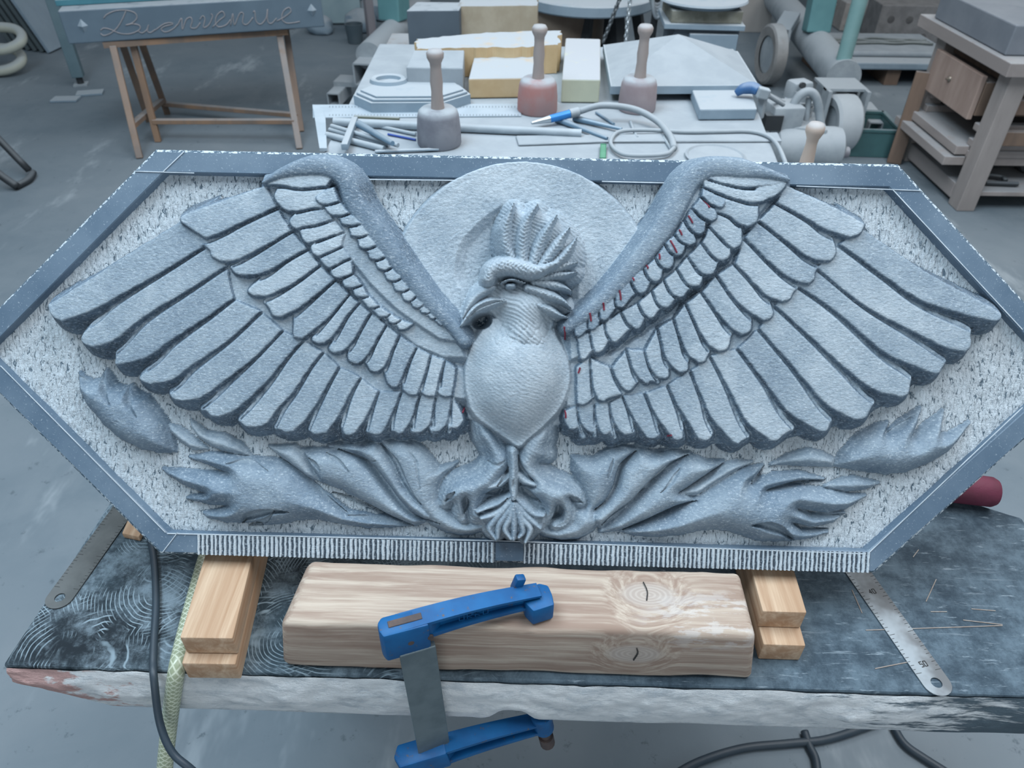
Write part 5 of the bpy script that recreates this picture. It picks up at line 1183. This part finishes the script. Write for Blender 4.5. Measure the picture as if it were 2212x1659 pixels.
e = empty('teal_board', mat=SM @ Matrix.Translation((0, 0, SH+.001)), label='teal edged board lying on top of the lettered stone', cat='board')
bm = bmesh.new(); box(bm, (SL*.48, .20, .016), (SL*.99, .18, .030), bev=.003); obj('board', bm, simple('teal_edge', (.03, .16, .21), (.04, .19, .24), 8, .5, dust=.5), e)
e = empty('slate_slab', mat=SM @ Matrix.Translation((0, 0, SH+.033)), label='dark slate slab on top of the teal edged board', cat='stone slab')
bm = bmesh.new(); box(bm, (SL*.55, .24, .035), (SL*.84, .20, .066), bev=.004); obj('slab', bm, simple('dark_slate', (.035, .045, .065), (.05, .06, .08), 6, .7, dust=.4), e)
# upright steel post with foot
p = atz(176, 184, 0)
po = empty('steel_post', (p.x, p.y, 0), label='blue-grey square steel post with a small foot behind the trestle', cat='post')
bm = bmesh.new(); box(bm, (0, 0, 1.08), (.075, .075, 2.04), rz=.3, bev=.004); obj('tube', bm, simple('bluegrey_steel', (.10, .165, .195), (.13, .20, .23), 5, .6, .1, dust=.3), po)
bm = bmesh.new(); cyl(bm, (0, 0, .012), (0, 0, .062), .022, n=14); obj('foot', bm, BLACKP, po)
bm = bmesh.new(); box(bm, (0, 0, .007), (.09, .09, .012), rz=.3); obj('foot_plate', bm, GREYST, po)
slab4('stone_chip', [(150, 203), (188, 202), (205, 181), (176, 181)], .0005, .0010, PALE, 'x', 'stone') if False else None
p = atz(182, 197, 0)
for k, (dx, dy, rz, lb) in enumerate(((.07, -.06, .3, 'thin flat stone offcut lying by the steel post'), (-.03, -.20, .1, 'second thin stone offcut in front of the steel post'))):
    bm = bmesh.new(); box(bm, (0, 0, .008), (.17, .10, .014), bev=.002); o = obj('stone_offcut', bm, PALE); o.location = (p.x+dx, p.y+dy, .0); o.rotation_euler = (0, 0, rz); tag(o, lb, 'stone offcut', 'stone offcuts on the floor')
# leaning slabs at the far left
for k in range(6):
    f_ = atz(112-15*k, 116-2*k, 0); bm = bmesh.new(); box(bm, (-.016, .30, .52), (.030, .62, 1.04), bev=.004)
    o = obj('leaning_slab', bm, (PALE if k == 0 else simple('green_grey_slab', (.075, .10, .11), (.10, .13, .135), 5, .8, dust=.3)))
    o.location = (f_.x, f_.y, .013); o.rotation_euler = (0, math.radians(-21), math.radians(-4))
    tag(o, ['pale outermost', 'second', 'third', 'fourth', 'fifth', 'innermost'][k]+' stone slab of the row leaning at the far left', 'stone slab', 'stone slabs leaning at the far left')
# cream hose loops
hc = empty('cream_ducts', (0, 0, 0), label='two cream oval plastic ducts at the left edge of the picture', cat='duct')
CRM = simple('cream_plastic', (.50, .51, .44), (.44, .45, .38), 6, .6, dust=.6)
p0 = atz(-20, 150, 0)
bm = bmesh.new(); cx_, cy_ = p0.x, p0.y
def oval(bm, c, rx, rz, r):
    tube(bm, [(c[0]+rx*max(-1, min(1, 1.25*math.cos(a))), c[1]+.10*math.sin(a)*0, c[2]+rz*math.sin(a)) for a in np.linspace(0, 2*math.pi, 17)], r, 12, 4, False)
for (yy, h_) in ((84, 'a'), (129, 'b')):
    q = aty(-4, yy, p0.y-.1); bm = bmesh.new(); 
    tube(bm, [tuple(q+Vector((a*.17, b_*.10, b_*.055))) for a, b_ in [(-1, .9), (-.2, 1), (.55, .85), (.95, .3), (.95, -.35), (.5, -.85), (-.2, -1), (-1, -.95)]], .034, 14, 6); obj('duct_loop', bm, CRM, hc, smooth=3.1)
q = aty(-4, 129, p0.y-.1)
bm = bmesh.new(); box(bm, (q.x-.15, q.y, q.z/2+.05), (.10, .16, q.z+.20), bev=.01); obj('duct_support', bm, CRM, hc)
# dark tubular chair leg at the left edge
p = atz(38, 404, .018); cb = empty('tubular_stool', (0, 0, 0), label='dark tubular stool leg at the left edge of the picture', cat='stool')
bm = bmesh.new(); tube(bm, [tuple(p+Vector((-.62, .10, .62))), tuple(p+Vector((-.30, .04, .36))), tuple(p+Vector((-.09, 0, .10))), tuple(p)], .020, 12, 6); obj('leg', bm, BLACKP, cb, smooth=3.1)
bm = bmesh.new(); tube(bm, [tuple(p+Vector((-.62, .25, .62))), tuple(p+Vector((-.25, .22, .32))), tuple(p+Vector((-.02, .17, .02)))], .018, 12, 6); obj('leg', bm, BLACKP, cb, smooth=3.1)
bm = bmesh.new(); tube(bm, [tuple(p+Vector((-.01, .0, .002))), tuple(p+Vector((.01, .09, .002))), tuple(p+Vector((-.01, .18, .003)))], .018, 12, 6); obj('foot_rail', bm, BLACKP, cb, smooth=3.1)
bm = bmesh.new(); lathe(bm, [(0, .61), (.19, .61), (.20, .63), (.19, .66), (0, .665)], Matrix.Translation((p.x-.66, p.y+.15, 0)), 30); obj('seat', bm, BLACKP, cb, smooth=.7)

# ================================================================== gantry base rails either side of the table
def gantry(side, near, far, r, endpx, label):
    g = empty('gantry_base', (0, 0, 0), label=label, cat='gantry', group='gantry base rails')
    A = atz(*near, .30); B = atz(*far, .30); d = (B-A).normalized()
    bm = bmesh.new(); cyl(bm, A, A+d*(B-A).length*1.35, r, n=28); obj('rail_pipe', bm, GREYST, g, smooth=.6)
    # square socket under the near end, with open mouth
    s = d.cross(Vector((0, 0, 1))).normalized(); q = A-Vector((0, 0, r*.85))-d*.10
    t_, wd = .010, .13
    bm = bmesh.new()
    for off, sz in ((Vector((0, 0, wd/2)), (wd, .42, t_)), (Vector((0, 0, -wd/2)), (wd, .42, t_)), (s*wd/2, (t_, .42, wd)), (-s*wd/2, (t_, .42, wd))):
        box(bm, q+off+d*.16, sz, rz=math.atan2(d.y, d.x)-math.pi/2)
    obj('socket_tube', bm, GREYST, g)
    bm = bmesh.new(); 
    q2 = q-Vector((0, 0, wd*.62))-d*.02; box(bm, q2+d*.1, (.46, .16, .03), rz=math.atan2(d.y, d.x)-math.pi/2); obj('cross_plate', bm, GREYST, g)
    q3 = q2-Vector((0, 0, .055))
    for k in (-1, 1):
        bm = bmesh.new(); w3 = .075
        for off, sz in ((Vector((0, 0, w3/2)), (w3, .26, .007)), (Vector((0, 0, -w3/2)), (w3, .26, .007)), (s*w3/2, (.007, .26, w3)), (-s*w3/2, (.007, .26, w3))): box(bm, q3+s*k*.19+off, sz, rz=math.atan2(d.y, d.x)-math.pi/2)
        obj('stub_tube', bm, GREYST, g)
    return g, A, B, d, s
gL, A, B, d, s = gantry('L', (797, 122), (884, 34), .088, None, 'pale pipe rail of the gantry at the left of the work table')
pp = A.lerp(B, .62)+Vector((0, 0, .07)); bm = bmesh.new(); bar(bm, pp, pp+Vector((.02, .05, 2.0)), .17, .17, bev=.01); obj('upright', bm, TEAL, gL)
def wheel(g, c, axis, R, wd, mt):
    M = frame(c, axis.orthogonal().normalized(), axis.cross(axis.orthogonal().normalized()), axis)
    bm = bmesh.new(); lathe(bm, [(R*.62, -wd*.42), (R*.9, -wd*.5), (R*.985, -wd*.40), (R, -wd*.2), (R, wd*.2), (R*.985, wd*.40), (R*.9, wd*.5), (R*.62, wd*.42)], M, 40)
    t_ = obj('wheel', bm, mt, g, smooth=.5)
    bm = bmesh.new(); lathe(bm, [(0, -wd*.3), (R*.3, -wd*.32), (R*.64, -wd*.30), (R*.64, wd*.30), (R*.3, wd*.32), (0, wd*.3)], M, 32); obj('hub', bm, GREYST, t_, smooth=.5)
gR, A, B, d, s = gantry('R', (1822, 168), (1706, 30), .105, None, 'pale pipe rail of the gantry with wheels at the right of the table')
TYRE = simple('dusty_tyre', (.27, .265, .26), (.21, .205, .20), 10, .85, dust=.5)
c = atz(1660, 184, 0); wheel(gR, Vector((c.x-.02, c.y+.03, .205)), Vector((1, .10, 0)).normalized(), .203, .095, TYRE)
bm = bmesh.new(); bar(bm, Vector((c.x+.03, c.y+.06, .345)), Vector((c.x+.14, c.y+.25, .42)), .12, .06, bev=.006); bar(bm, Vector((c.x+.07, c.y+.03, .15)), Vector((c.x+.07, c.y+.05, .37)), .02, .09); obj('castor_fork', bm, GREYST, gR)
c = atz(1812, 335, 0); wheel(gR, Vector((c.x-.03, c.y+.06, .165)), Vector((1, .12, 0)).normalized(), .163, .15, simple('white_tyre', (.46, .50, .53), (.40, .44, .47), 9, .85, dust=.6))
bm = bmesh.new(); box(bm, (c.x+.09, c.y+.09, .215), (.02, .10, .27)); box(bm, (c.x-.13, c.y+.09, .215), (.02, .10, .27)); box(bm, (c.x-.02, c.y+.20, .345), (.24, .22, .014)); obj('castor_fork', bm, GREYST, gR)
pp = A.lerp(B, .30)+Vector((0, 0, .09)); bm = bmesh.new(); bar(bm, A.lerp(B, .46)+Vector((-.02, 0, .08)), A.lerp(B, .52)+Vector((.0, .2, 2.0)), .16, .16, bev=.01); obj('upright', bm, TEAL, gR)
bm = bmesh.new(); p = aty(1822, 130, A.y+.06); cyl(bm, p, p+Vector((0, 0, 1.7)), .045, n=18); obj('brace_tube', bm, simple('pale_teal_steel', (.19, .36, .36), (.24, .41, .41), 5, .5, dust=.35), gR, smooth=.6)

# hoist chains
def chain(a, b_, n, r, mt, label):
    g = empty('hoist_chain', (0, 0, 0), label=label, cat='chain', group='hoist chains'); me = None
    for i in range(n):
        c = a.lerp(b_, (i+.5)/n); L = (b_-a).length/n
        if me is None:
            bm = bmesh.new(); hl = L*.36; rr = L*.26
            tube(bm, [(rr, 0, -hl*.6), (rr, 0, hl*.6), (0, 0, hl*1.35), (-rr, 0, hl*.6), (-rr, 0, -hl*.6), (0, 0, -hl*1.35), (rr, 0, -hl*.6)], r, 8, 4, False)
            me = bpy.data.meshes.new('chain_link'); bm.to_mesh(me); bm.free(); me.polygons.foreach_set('use_smooth', [True]*len(me.polygons)); me.materials.append(mt)
        o = bpy.data.objects.new('chain_link', me); COL.objects.link(o); o.parent = g; o.location = c
        q = (b_-a).to_track_quat('Z', 'Y').to_matrix().to_4x4() @ Matrix.Rotation(math.pi/2*(i % 2)+.3, 4, 'Z'); o.rotation_euler = q.to_euler()
chain(aty(1351, 92, 3.55), aty(1364, -30, 3.55), 13, .0052, simple('galvanised_chain', (.50, .55, .58), (.42, .47, .5), 20, .4, .5, bmp=0), 'bright hanging chain above the capstone')
chain(aty(1302, 92, 3.75), aty(1343, -14, 3.75), 13, .0062, simple('dark_chain', (.10, .115, .125), (.14, .155, .165), 20, .5, .5, dust=.3, bmp=0), 'dark slanting chain left of the bright one')
# round banker table on dark legs
p = atz(1278, 0, .80); rt = empty('round_table', (p.x, 4.55, 0), label='round white-topped table on black legs behind the stone blocks', cat='table')
bm = bmesh.new(); lathe(bm, [(0, .745), (.36, .745), (.365, .752), (.365, .795), (.36, .80), (0, .80)], None, 48); obj('table_top', bm, PALE, rt, smooth=.6)
bm = bmesh.new(); lathe(bm, [(0, .50), (.20, .50), (.235, .55), (.235, .744), (0, .744)], Matrix.Translation((-.14, .0, 0)), 32); obj('drum', bm, simple('brown_drum', (.15, .105, .075), (.21, .16, .12), 4, .7, dust=.25), rt, smooth=.6)
for a, b_ in (((-.02, -.18), (-.06, -.28)), ((.14, -.15), (.26, -.30)), ((.26, -.05), (.46, -.12)), ((-.22, .16), (-.34, .28)), ((.12, .2), (.2, .36))):
    bm = bmesh.new(); bar(bm, (a[0], a[1], .744), (b_[0], b_[1], .003), .07, .05); obj('leg', bm, BLACKP, rt)
bm = bmesh.new(); bar(bm, (-.14, 0, .003), (-.14, 0, .50), .08, .08); obj('post', bm, BLACKP, rt)
# coil of cable and the blocks beside it
p = aty(1420, 20, 4.0); cc = empty('cable_coil', (p.x, 4.0, 0), label='grey cable coil hanging beside the round table', cat='cable coil')
for k in range(5):
    bm = bmesh.new(); w_ = .045+.006*k; zc = 1.0
    tube(bm, [(w_*math.cos(a)*.9, .015*k-.03, zc+(.20-.012*k)*math.sin(a)) for a in np.linspace(0, 2*math.pi, 15)], .009, 8, 4, False); obj('loop', bm, GREYST, cc, smooth=3.1)
bm = bmesh.new(); box(bm, (0, .05, .55), (.03, .03, 1.10)); obj('hanger_post', bm, BLACKP, cc)
p = aty(1512, 92, 3.75)
pd = empty('pedestal', (p.x, 3.78, 0), label='blue-grey block pedestal under the dished stone behind the capstone', cat='pedestal')
bm = bmesh.new(); box(bm, (0, 0, .412), (.30, .26, .822), bev=.004); obj('shaft', bm, DARKB, pd)
bm = bmesh.new(); box(bm, (.03, -.135, .76), (.22, .05, .10), bev=.003); obj('front_block', bm, PALE, pd)
e = empty('dished_stone', (p.x-.01, 3.78, .826), label='white dished stone with a mossy hollow on the grey pedestal', cat='carved stone')
bm = bmesh.new(); box(bm, (0, 0, .0125), (.36, .32, .022), rz=-.06, bev=.002); obj('plate', bm, PALE, e)
bm = bmesh.new(); box(bm, (0, 0, .050), (.32, .27, .052), bev=.004); obj('mossy_core', bm, simple('mossy_stone', (.16, .155, .12), (.24, .24, .2), 20, .9, dust=.4), e)
bm = bmesh.new(); lathe(bm, [(0, .077), (.17, .080), (.205, .098), (.20, .106), (.12, .100), (0, .097)], None, 40); obj('dish', bm, PALE, e, smooth=.7)
# tall white box far behind
p0, p1 = atz(1585, 82, 0), atz(1700, 84, 0)
bm = bmesh.new(); box(bm, (0, 0, .45), ((p1-p0).length*1.05, .5, .90), bev=.005); o = obj('pale_panel_box', bm, simple('beige_panel', (.40, .385, .37), (.36, .345, .33), 3, .8, dust=.3)); o.location = ((p0.x+p1.x)/2-.12, (p0.y+p1.y)/2+.45, .001); tag(o, 'large beige box standing far behind the gantry', 'box')

# ================================================================== machine on the floor right of the table
mc = empty('compressor', (0, 0, 0), label='dusty portable compressor with hoop hose right of the work table', cat='compressor')
MY = 3.55
def mp(px, py, y=MY): return aty(px, py, y)
a = mp(1690, 318, MY-.05); b_ = mp(1790, 320, MY-.05); bm = bmesh.new(); dd_ = (b_-a).normalized(); Mx = frame(a-dd_*.04, Vector((0, 0, 1)), dd_.cross(Vector((0, 0, 1)))*-1, dd_); LQ = (b_-a).length+.08
lathe(bm, [(0, -.03), (.06, -.022), (.095, 0), (.10, .03), (.10, LQ-.03), (.095, LQ), (.06, LQ+.02), (0, LQ+.03)], Mx, 30); obj('tank', bm, GREYST, mc, smooth=.7)
zt0 = a.z
for px_ in (1692, 1725, 1790):
    q = mp(px_, 330, MY-.05); bm = bmesh.new(); bar(bm, (q.x, q.y, .002), (q.x, q.y, q.z-.03), .03, .03); obj('foot', bm, BLACKP, mc)
bm = bmesh.new(); q = mp(1735, 272); box(bm, q, (.20, .17, .04), rz=-.2, bev=.012); obj('saddle_plate', bm, GREYST, mc, smooth=.6)
q = mp(1690, 250); bm = bmesh.new(); box(bm, q, (.15, .15, .12), rz=.1, bev=.012); obj('motor_box', bm, GREYST, mc, smooth=.6)
q = mp(1668, 262, MY-.06); bm = bmesh.new(); box(bm, q, (.08, .06, .07)); obj('dark_intake', bm, BLACKP, mc)
q = mp(1722, 205, MY+.15); bm = bmesh.new(); box(bm, q, (.11, .09, .14), rz=.3, bev=.02); obj('cylinder_head', bm, GREYST, mc, smooth=.7)
q = mp(1732, 184, MY+.08); bm = bmesh.new(); cyl(bm, q, q+Vector((.0, -.02, .004)), .014, n=14); obj('port', bm, BLACKP, mc)
q = mp(1722, 240, MY+.12); bm = bmesh.new()
for k in range(5): cyl(bm, q+Vector((0, 0, -.07+k*.028)), q+Vector((0, 0, -.055+k*.028)), .072, n=20)
cyl(bm, q+Vector((0, 0, -.10)), q+Vector((0, 0, .10)), .05, n=20); o = obj('finned_cylinder', bm, GREYST, mc, smooth=.5); o['kind'] = 'stuff'
bm = bmesh.new(); tube(bm, [tuple(mp(*p_)) for p_ in [(1700, 262), (1712, 230), (1727, 207), (1745, 198), (1760, 206), (1768, 230), (1772, 265), (1776, 300)]], lambda u: .020, 14, 8); obj('hoop_hose', bm, GREYST, mc, smooth=3.1)
bm = bmesh.new(); tube(bm, [tuple(mp(*p_, MY+.02)) for p_ in [(1748, 210), (1744, 240), (1738, 290)]], .014, 12, 6); obj('inner_pipe', bm, GREYST, mc, smooth=3.1)
bm = bmesh.new(); cyl(bm, mp(1700, 226, MY+.05), mp(1658, 205, MY-.1), .012, n=12); obj('outlet_pipe', bm, GREYST, mc, smooth=.6)
bm = bmesh.new(); a = mp(1775, 330, MY); b_ = mp(1832, 329, MY); cyl(bm, a, b_, .026, n=16); obj('handle_bar', bm, simple('purple_grey_rubber', (.20, .20, .23), (.26, .26, .29), 12, .7, dust=.4), mc, smooth=.6)

# ================================================================== right: workbench cabinet with drawer
CX = 2.27
WB = empty('wooden_cabinet', (CX, 0, 0), label='open wooden workbench with a drawer and shelves at the right', cat='workbench')
PW = simple('pinkish_dusty_wood', (.36, .315, .295), (.27, .235, .22), 6, .85, dust=.55, bmp=.2, stretch=(1, 1, .2))
PWY = simple('pinkish_dusty_wood_long', (.37, .32, .30), (.28, .24, .225), 6, .85, dust=.55, bmp=.2, stretch=(1, .2, 1))
DRW = simple('drawer_front_wood', (.40, .30, .255), (.30, .215, .18), 5, .8, bmp=.2, stretch=(1, 1.5, .4))
YN, YF = 3.60, 4.26; DX = 1.0
def wbox(name, x0, x1, y0, y1, z0, z1, mt=PW, par=None, bev=.004):
    bm = bmesh.new(); box(bm, ((x0+x1)/2, (y0+y1)/2, (z0+z1)/2), (x1-x0, y1-y0, z1-z0), bev=bev); return obj(name, bm, mt, par or WB)
for y in (YN, YF):
    for x in (.045, DX-.05): wbox('post', x-.045, x+.045, y-.05, y+.05, .001, .672)
wbox('worktop', -.06, DX+.05, YN-.10, YF+.20, .674, .735, PWY)
wbox('front_rail', .055, .085, YN+.052, YF-.052, .60, .672, DEEPW)
wbox('bottom_rail', .0, .06, YN+.052, YF-.052, .03, .11, PWY)
wbox('floor_board', .062, DX-.10, YN-.04, YF+.04, .08, .105, PWY)
wbox('near_side_rail', .092, DX-.10, YN-.02, YN+.02, .33, .40, DEEPW); wbox('near_side_rail', .092, DX-.10, YN-.02, YN+.02, .48, .55, DEEPW)
wbox('back_panel', DX-.09, DX-.06, YN, YF, .02, .66, DEEPW); wbox('far_panel', .092, DX-.1, YF+.02, YF+.045, .02, .66, DEEPW)
for z in (.375, .30, .245):
    for y, s_ in ((YN+.07, 1), (YF-.07, -1)): wbox('runner', .0, DX-.12, y-.022, y+.022, z, z+.035, PWY)
dr = wbox('drawer', -.012, .62, YN+.10, YF-.075, .435, .595, DEEPW)
df = wbox('drawer_front', -.040, -.014, YN+.105, YF-.058, .415, .622, DRW, dr)
bm = bmesh.new(); lathe(bm, [(0, 0), (.016, .001), (.012, .008), (.006, .012), (.005, .02), (0, .021)], frame(Vector((-.040, (YN+YF)/2+.05, .53)), Vector((0, 1, 0)), Vector((0, 0, 1)), Vector((-1, 0, 0))), 16); obj('ring_pull', bm, simple('tarnished_brass', (.28, .24, .2), (.2, .17, .14), 30, .4, .7, bmp=0), df, smooth=.6)
for z, dxx in ((.20, -.10), (.255, -.06)):
    wbox('shelf_board', dxx, .55, YN+.06, YF+.02, z, z+.045, PWY)
e = empty('worktop_stone', (CX, 0, .7365), label='thick grey stone slab lying on the right-hand workbench', cat='stone slab')
bm = bmesh.new(); box(bm, (.46, (YN+YF)/2+.06, .065), (.98, .74, .128), bev=.006); obj('slab', bm, simple('grey_slate_slab', (.165, .185, .215), (.20, .22, .25), 5, .8, dust=.15, bmp=.2), e)
# things kept on its floor board
gp = empty('angle_grinder', (CX+.34, YN+.20, .108), label='black round-headed tool on the lower shelf of the workbench', cat='tool')
bm = bmesh.new(); lathe(bm, [(.03, -.03), (.075, -.035), (.085, -.015), (.085, .015), (.075, .035), (.03, .03)], frame(Vector((.10, 0, .087)), Vector((1, 0, 0)), Vector((0, 0, 1)), Vector((0, -1, .0))), 28); obj('disc_head', bm, BLACKP, gp, smooth=.6)
bm = bmesh.new(); cyl(bm, (-.12, .02, .05), (.08, .01, .07), .035, n=16); obj('motor', bm, BLACKP, gp, smooth=.6)
gp = empty('small_clamp', (CX+.20, YN+.06, .107), label='small dark clamp lying near the workbench post', cat='tool')
bm = bmesh.new(); tube(bm, [(-.05, .03, .02), (.0, .05, .02), (.05, .03, .02), (.05, -.01, .02)], .012, 10, 5); obj('jaw', bm, BLACKP, gp, smooth=3.1)
bm = bmesh.new(); cyl(bm, (-.06, -.03, .014), (.10, -.04, .014), .012, n=12); obj('spindle', bm, BLACKP, gp, smooth=.6)
# brown plank leaning beside it
f_ = atz(1930, 352, .002); t_ = aty(1996, 155, f_.y+.03); bm = bmesh.new(); bar(bm, f_, t_, .075, .030, bev=.003); tag(obj('leaning_plank', bm, DEEPW), 'dark brown plank leaning beside the workbench', 'plank')
# green plastic crate
p = atz(1905, 352, 0); cr = empty('plastic_crate', (p.x-.03, p.y+.25, .002), -.06, label='dark green plastic crate on the floor by the workbench', cat='crate')
GRN = simple('dark_green_plastic', (.03, .10, .105), (.04, .125, .13), 8, .5, dust=.45, bmp=.05)
cw, cdp, chh, t_ = .27, .33, .155, .010
bm = bmesh.new(); box(bm, (0, 0, .006), (cw, cdp, .012)); obj('base', bm, GRN, cr)
for x in (-cw/2, cw/2): 
    bm = bmesh.new(); box(bm, (x, 0, chh/2), (t_, cdp, chh-.002)); obj('side_wall', bm, GRN, cr)
bm = bmesh.new(); box(bm, (0, -cdp/2, chh/2), (cw-.014, t_, chh-.002)); obj('end_wall', bm, GRN, cr)
bm = bmesh.new(); y_ = cdp/2
for (xa, xb, za, zb) in ((-cw/2+.007, cw/2-.007, 0.001, .08), (-cw/2+.007, -.035, .081, .125), (.035, cw/2-.007, .081, .125), (-cw/2+.007, cw/2-.007, .126, chh)): box(bm, ((xa+xb)/2, y_, (za+zb)/2), (xb-xa, t_, zb-za))
obj('end_wall', bm, GRN, cr)
bm = bmesh.new()
for x in (-cw/2, cw/2): box(bm, (x, 0, chh), (.024, cdp+.02, .014))
for y in (-cdp/2, cdp/2): box(bm, (0, y, chh), (cw, .024, .014))
obj('rim', bm, GRN, cr)

# ================================================================== back right: pallet of sacks, blocks, bricks and a sculpture
p = atz(1895, 190, 0); pa = empty('low_pallet', (p.x+.12, p.y+.38, 0), label='low dusty pallet stacked with pale sheets and dark cable', cat='pallet')
bm = bmesh.new(); box(bm, (0, 0, .145), (.98, .72, .05), bev=.01); obj('deck', bm, PALE, pa)
bm = bmesh.new(); box(bm, (-.02, .06, .190), (.90, .56, .036), bev=.014); obj('sheet', bm, TOPD, pa)
for x in (-.42, 0, .42):
    bm = bmesh.new(); box(bm, (x, 0, .06), (.10, .62, .118)); obj('bearer', bm, DEEPW, pa)
for k in range(5):
    bm = bmesh.new(); r = random.Random(k); tube(bm, [(x, -.02+.03*k+r.uniform(-.03, .03), .214+.01*r.random()) for x in np.linspace(-.44, .36, 7)], .009, 7, 4); obj('cable', bm, simple('green_grey_cable', (.09, .11, .105), (.14, .16, .15), 12, .7, dust=.4), pa, smooth=3.1)
p = atz(1968, 110, 0); gb_ = empty('pitted_block', (p.x, p.y+.2, 0), -.05, label='grey block with rows of pits standing near the back wall', cat='stone block')
PIT = simple('pitted_grey_stone', (.25, .25, .255), (.19, .19, .195), 12, .9, bmp=.6, bscale=25, bdist=.01)
bm = bmesh.new(); box(bm, (0, 0, .17), (.64, .34, .338), bev=.008); obj('block', bm, PIT, gb_)
for i in range(4):
    for j in range(2):
        bm = bmesh.new(); x, z = -.22+.15*i, .10+.13*j; lathe(bm, [(.030, 0), (.022, .002), (0, .003)], frame(Vector((x, -.170, z)), Vector((1, 0, 0)), Vector((0, 0, 1)), Vector((0, -1, 0))), 14); obj('pit', bm, simple('pit_dark', (.10, .10, .105), (.13, .13, .13), 20, .9, bmp=0), gb_)
bw = empty('brick_stack', (0, 0, 0), label='stack of rough grey-brown bricks at the back right', cat='bricks')
BRK = simple('rough_grey_brick', (.27, .25, .235), (.20, .185, .175), 9, .9, dust=.4, bmp=.7, bscale=20, bdist=.012)
p = atz(1870, 62, 0); me = None
for row_ in range(8):
    for k in range(4):
        if me is None:
            bm = bmesh.new(); box(bm, (0, 0, 0), (.36, .20, .155), bev=.014); me = bpy.data.meshes.new('brick'); bm.to_mesh(me); bm.free(); me.materials.append(BRK)
        o = bpy.data.objects.new('brick', me); COL.objects.link(o); o.parent = bw; o.location = (p.x-.25+.37*k+(.18 if row_ % 2 else 0), p.y+.35+random.uniform(-.01, .01), .08+.16*row_)
# winged plaster fragment in front of the bricks
p = atz(1905, 72, 0); sc_ = empty('carved_fragment', (p.x, p.y+.12, 0), label='dusty carved fragment leaning among blocks before the bricks', cat='carving')
FR = simple('dusty_plaster', (.36, .34, .325), (.28, .265, .25), 8, .9, dust=.5, bmp=.6, bscale=18, bdist=.012)
bm = bmesh.new(); bar(bm, (-.30, 0, .10), (.34, .02, .52), .26, .12, bev=.04); obj('wing_mass', bm, FR, sc_, smooth=.7)
for k in range(4):
    bm = bmesh.new(); tube(bm, [(-.34+.03*k, -.06, .05+.05*k), (-.10+.04*k, -.09, .16+.05*k), (.16+.03*k, -.08, .36+.04*k)], lambda u: .012+.03*math.sin(u*3.0), 10, 6); obj('plume', bm, FR, sc_, smooth=3.1)
bm = bmesh.new(); bmesh.ops.create_icosphere(bm, subdivisions=3, radius=.11, matrix=Matrix.Translation((.34, -.06, .50)) @ Matrix.Diagonal((1, .8, 1.1, 1)))
for v in bm.verts: v.co += Vector((math.sin(v.co.z*60)*.012, math.sin(v.co.x*55)*.012, 0))
obj('head_mass', bm, FR, sc_, smooth=3.1)
bm = bmesh.new(); box(bm, (-.32, .04, .12), (.10, .22, .238), bev=.01); obj('support_block', bm, FR, sc_)
p = atz(2010, 60, 0); bm = bmesh.new(); box(bm, (0, 0, .7), (.12, .10, 1.4), ry=.04, bev=.01); o = obj('timber_post', bm, OLDW); o.location = (p.x, p.y+.1, .003); tag(o, 'pale timber post standing behind the pitted block', 'post')
# back left: rubble stones and a pale board
for k, (x, y, s_, lb) in enumerate(((690, 66, .12, 'rounded pale boulder beside the lettered stone'), (775, 62, .15, 'angular grey boulder left of the gantry pipe'), (812, 36, .22, 'large pale boulder behind the gantry pipe'), (728, 12, .18, 'grey boulder farthest back left of the gantry'))):
    p = atz(x, y+12, 0); bm = bmesh.new(); bmesh.ops.create_icosphere(bm, subdivisions=3, radius=s_)
    P = np.array([v.co for v in bm.verts]); n_ = vnoise(P[:, 0]*1.1+k, P[:, 1]+P[:, 2]*1.3, 6, 70+k, 3)
    for v, q_ in zip(bm.verts, n_): v.co *= 1+.55*q_; v.co.z = max(v.co.z*.72, -s_*.45)
    o = obj('boulder', bm, PALE, smooth=.5); o.location = (p.x, p.y+s_*.8, s_*.45+.002); tag(o, lb, 'boulder', 'boulders behind the trestle')
p = atz(735, 74, 0); bm = bmesh.new(); box(bm, (0, 0, .55), (.36, .05, 1.10), bev=.006); o = obj('bluish_slab', bm, simple('pale_teal_stone', (.25, .35, .39), (.30, .40, .43), 4, .8, dust=.3)); o.location = (p.x-.05, p.y+.34, .012); o.rotation_euler = (-.22, 0, .1); tag(o, 'pale bluish slab leaning beside the lettered stone', 'stone slab')
p = atz(792, 108, 0); bm = bmesh.new(); bar(bm, (p.x, p.y+.3, .002), (p.x-.03, p.y+.34, 1.5), .07, .05, bev=.004); tag(obj('wooden_pole', bm, simple('lilac_grey_wood', (.29, .27, .29), (.23, .21, .23), 8, .8, dust=.4, stretch=(1, 1, .15))), 'lilac-grey wooden pole standing by the left gantry pipe', 'pole')
p = atz(766, 96, 0); bm = bmesh.new(); lathe(bm, [(0, .002), (.06, .002), (.075, .15), (.07, .15), (.055, .02), (0, .02)], None, 24); o = obj('dark_bucket', bm, simple('dark_blue_plastic', (.06, .09, .11), (.08, .11, .13), 8, .6, dust=.3), smooth=.6); o.location = (p.x, p.y+.05, 0); tag(o, 'small dark bucket at the foot of the wooden pole', 'bucket')
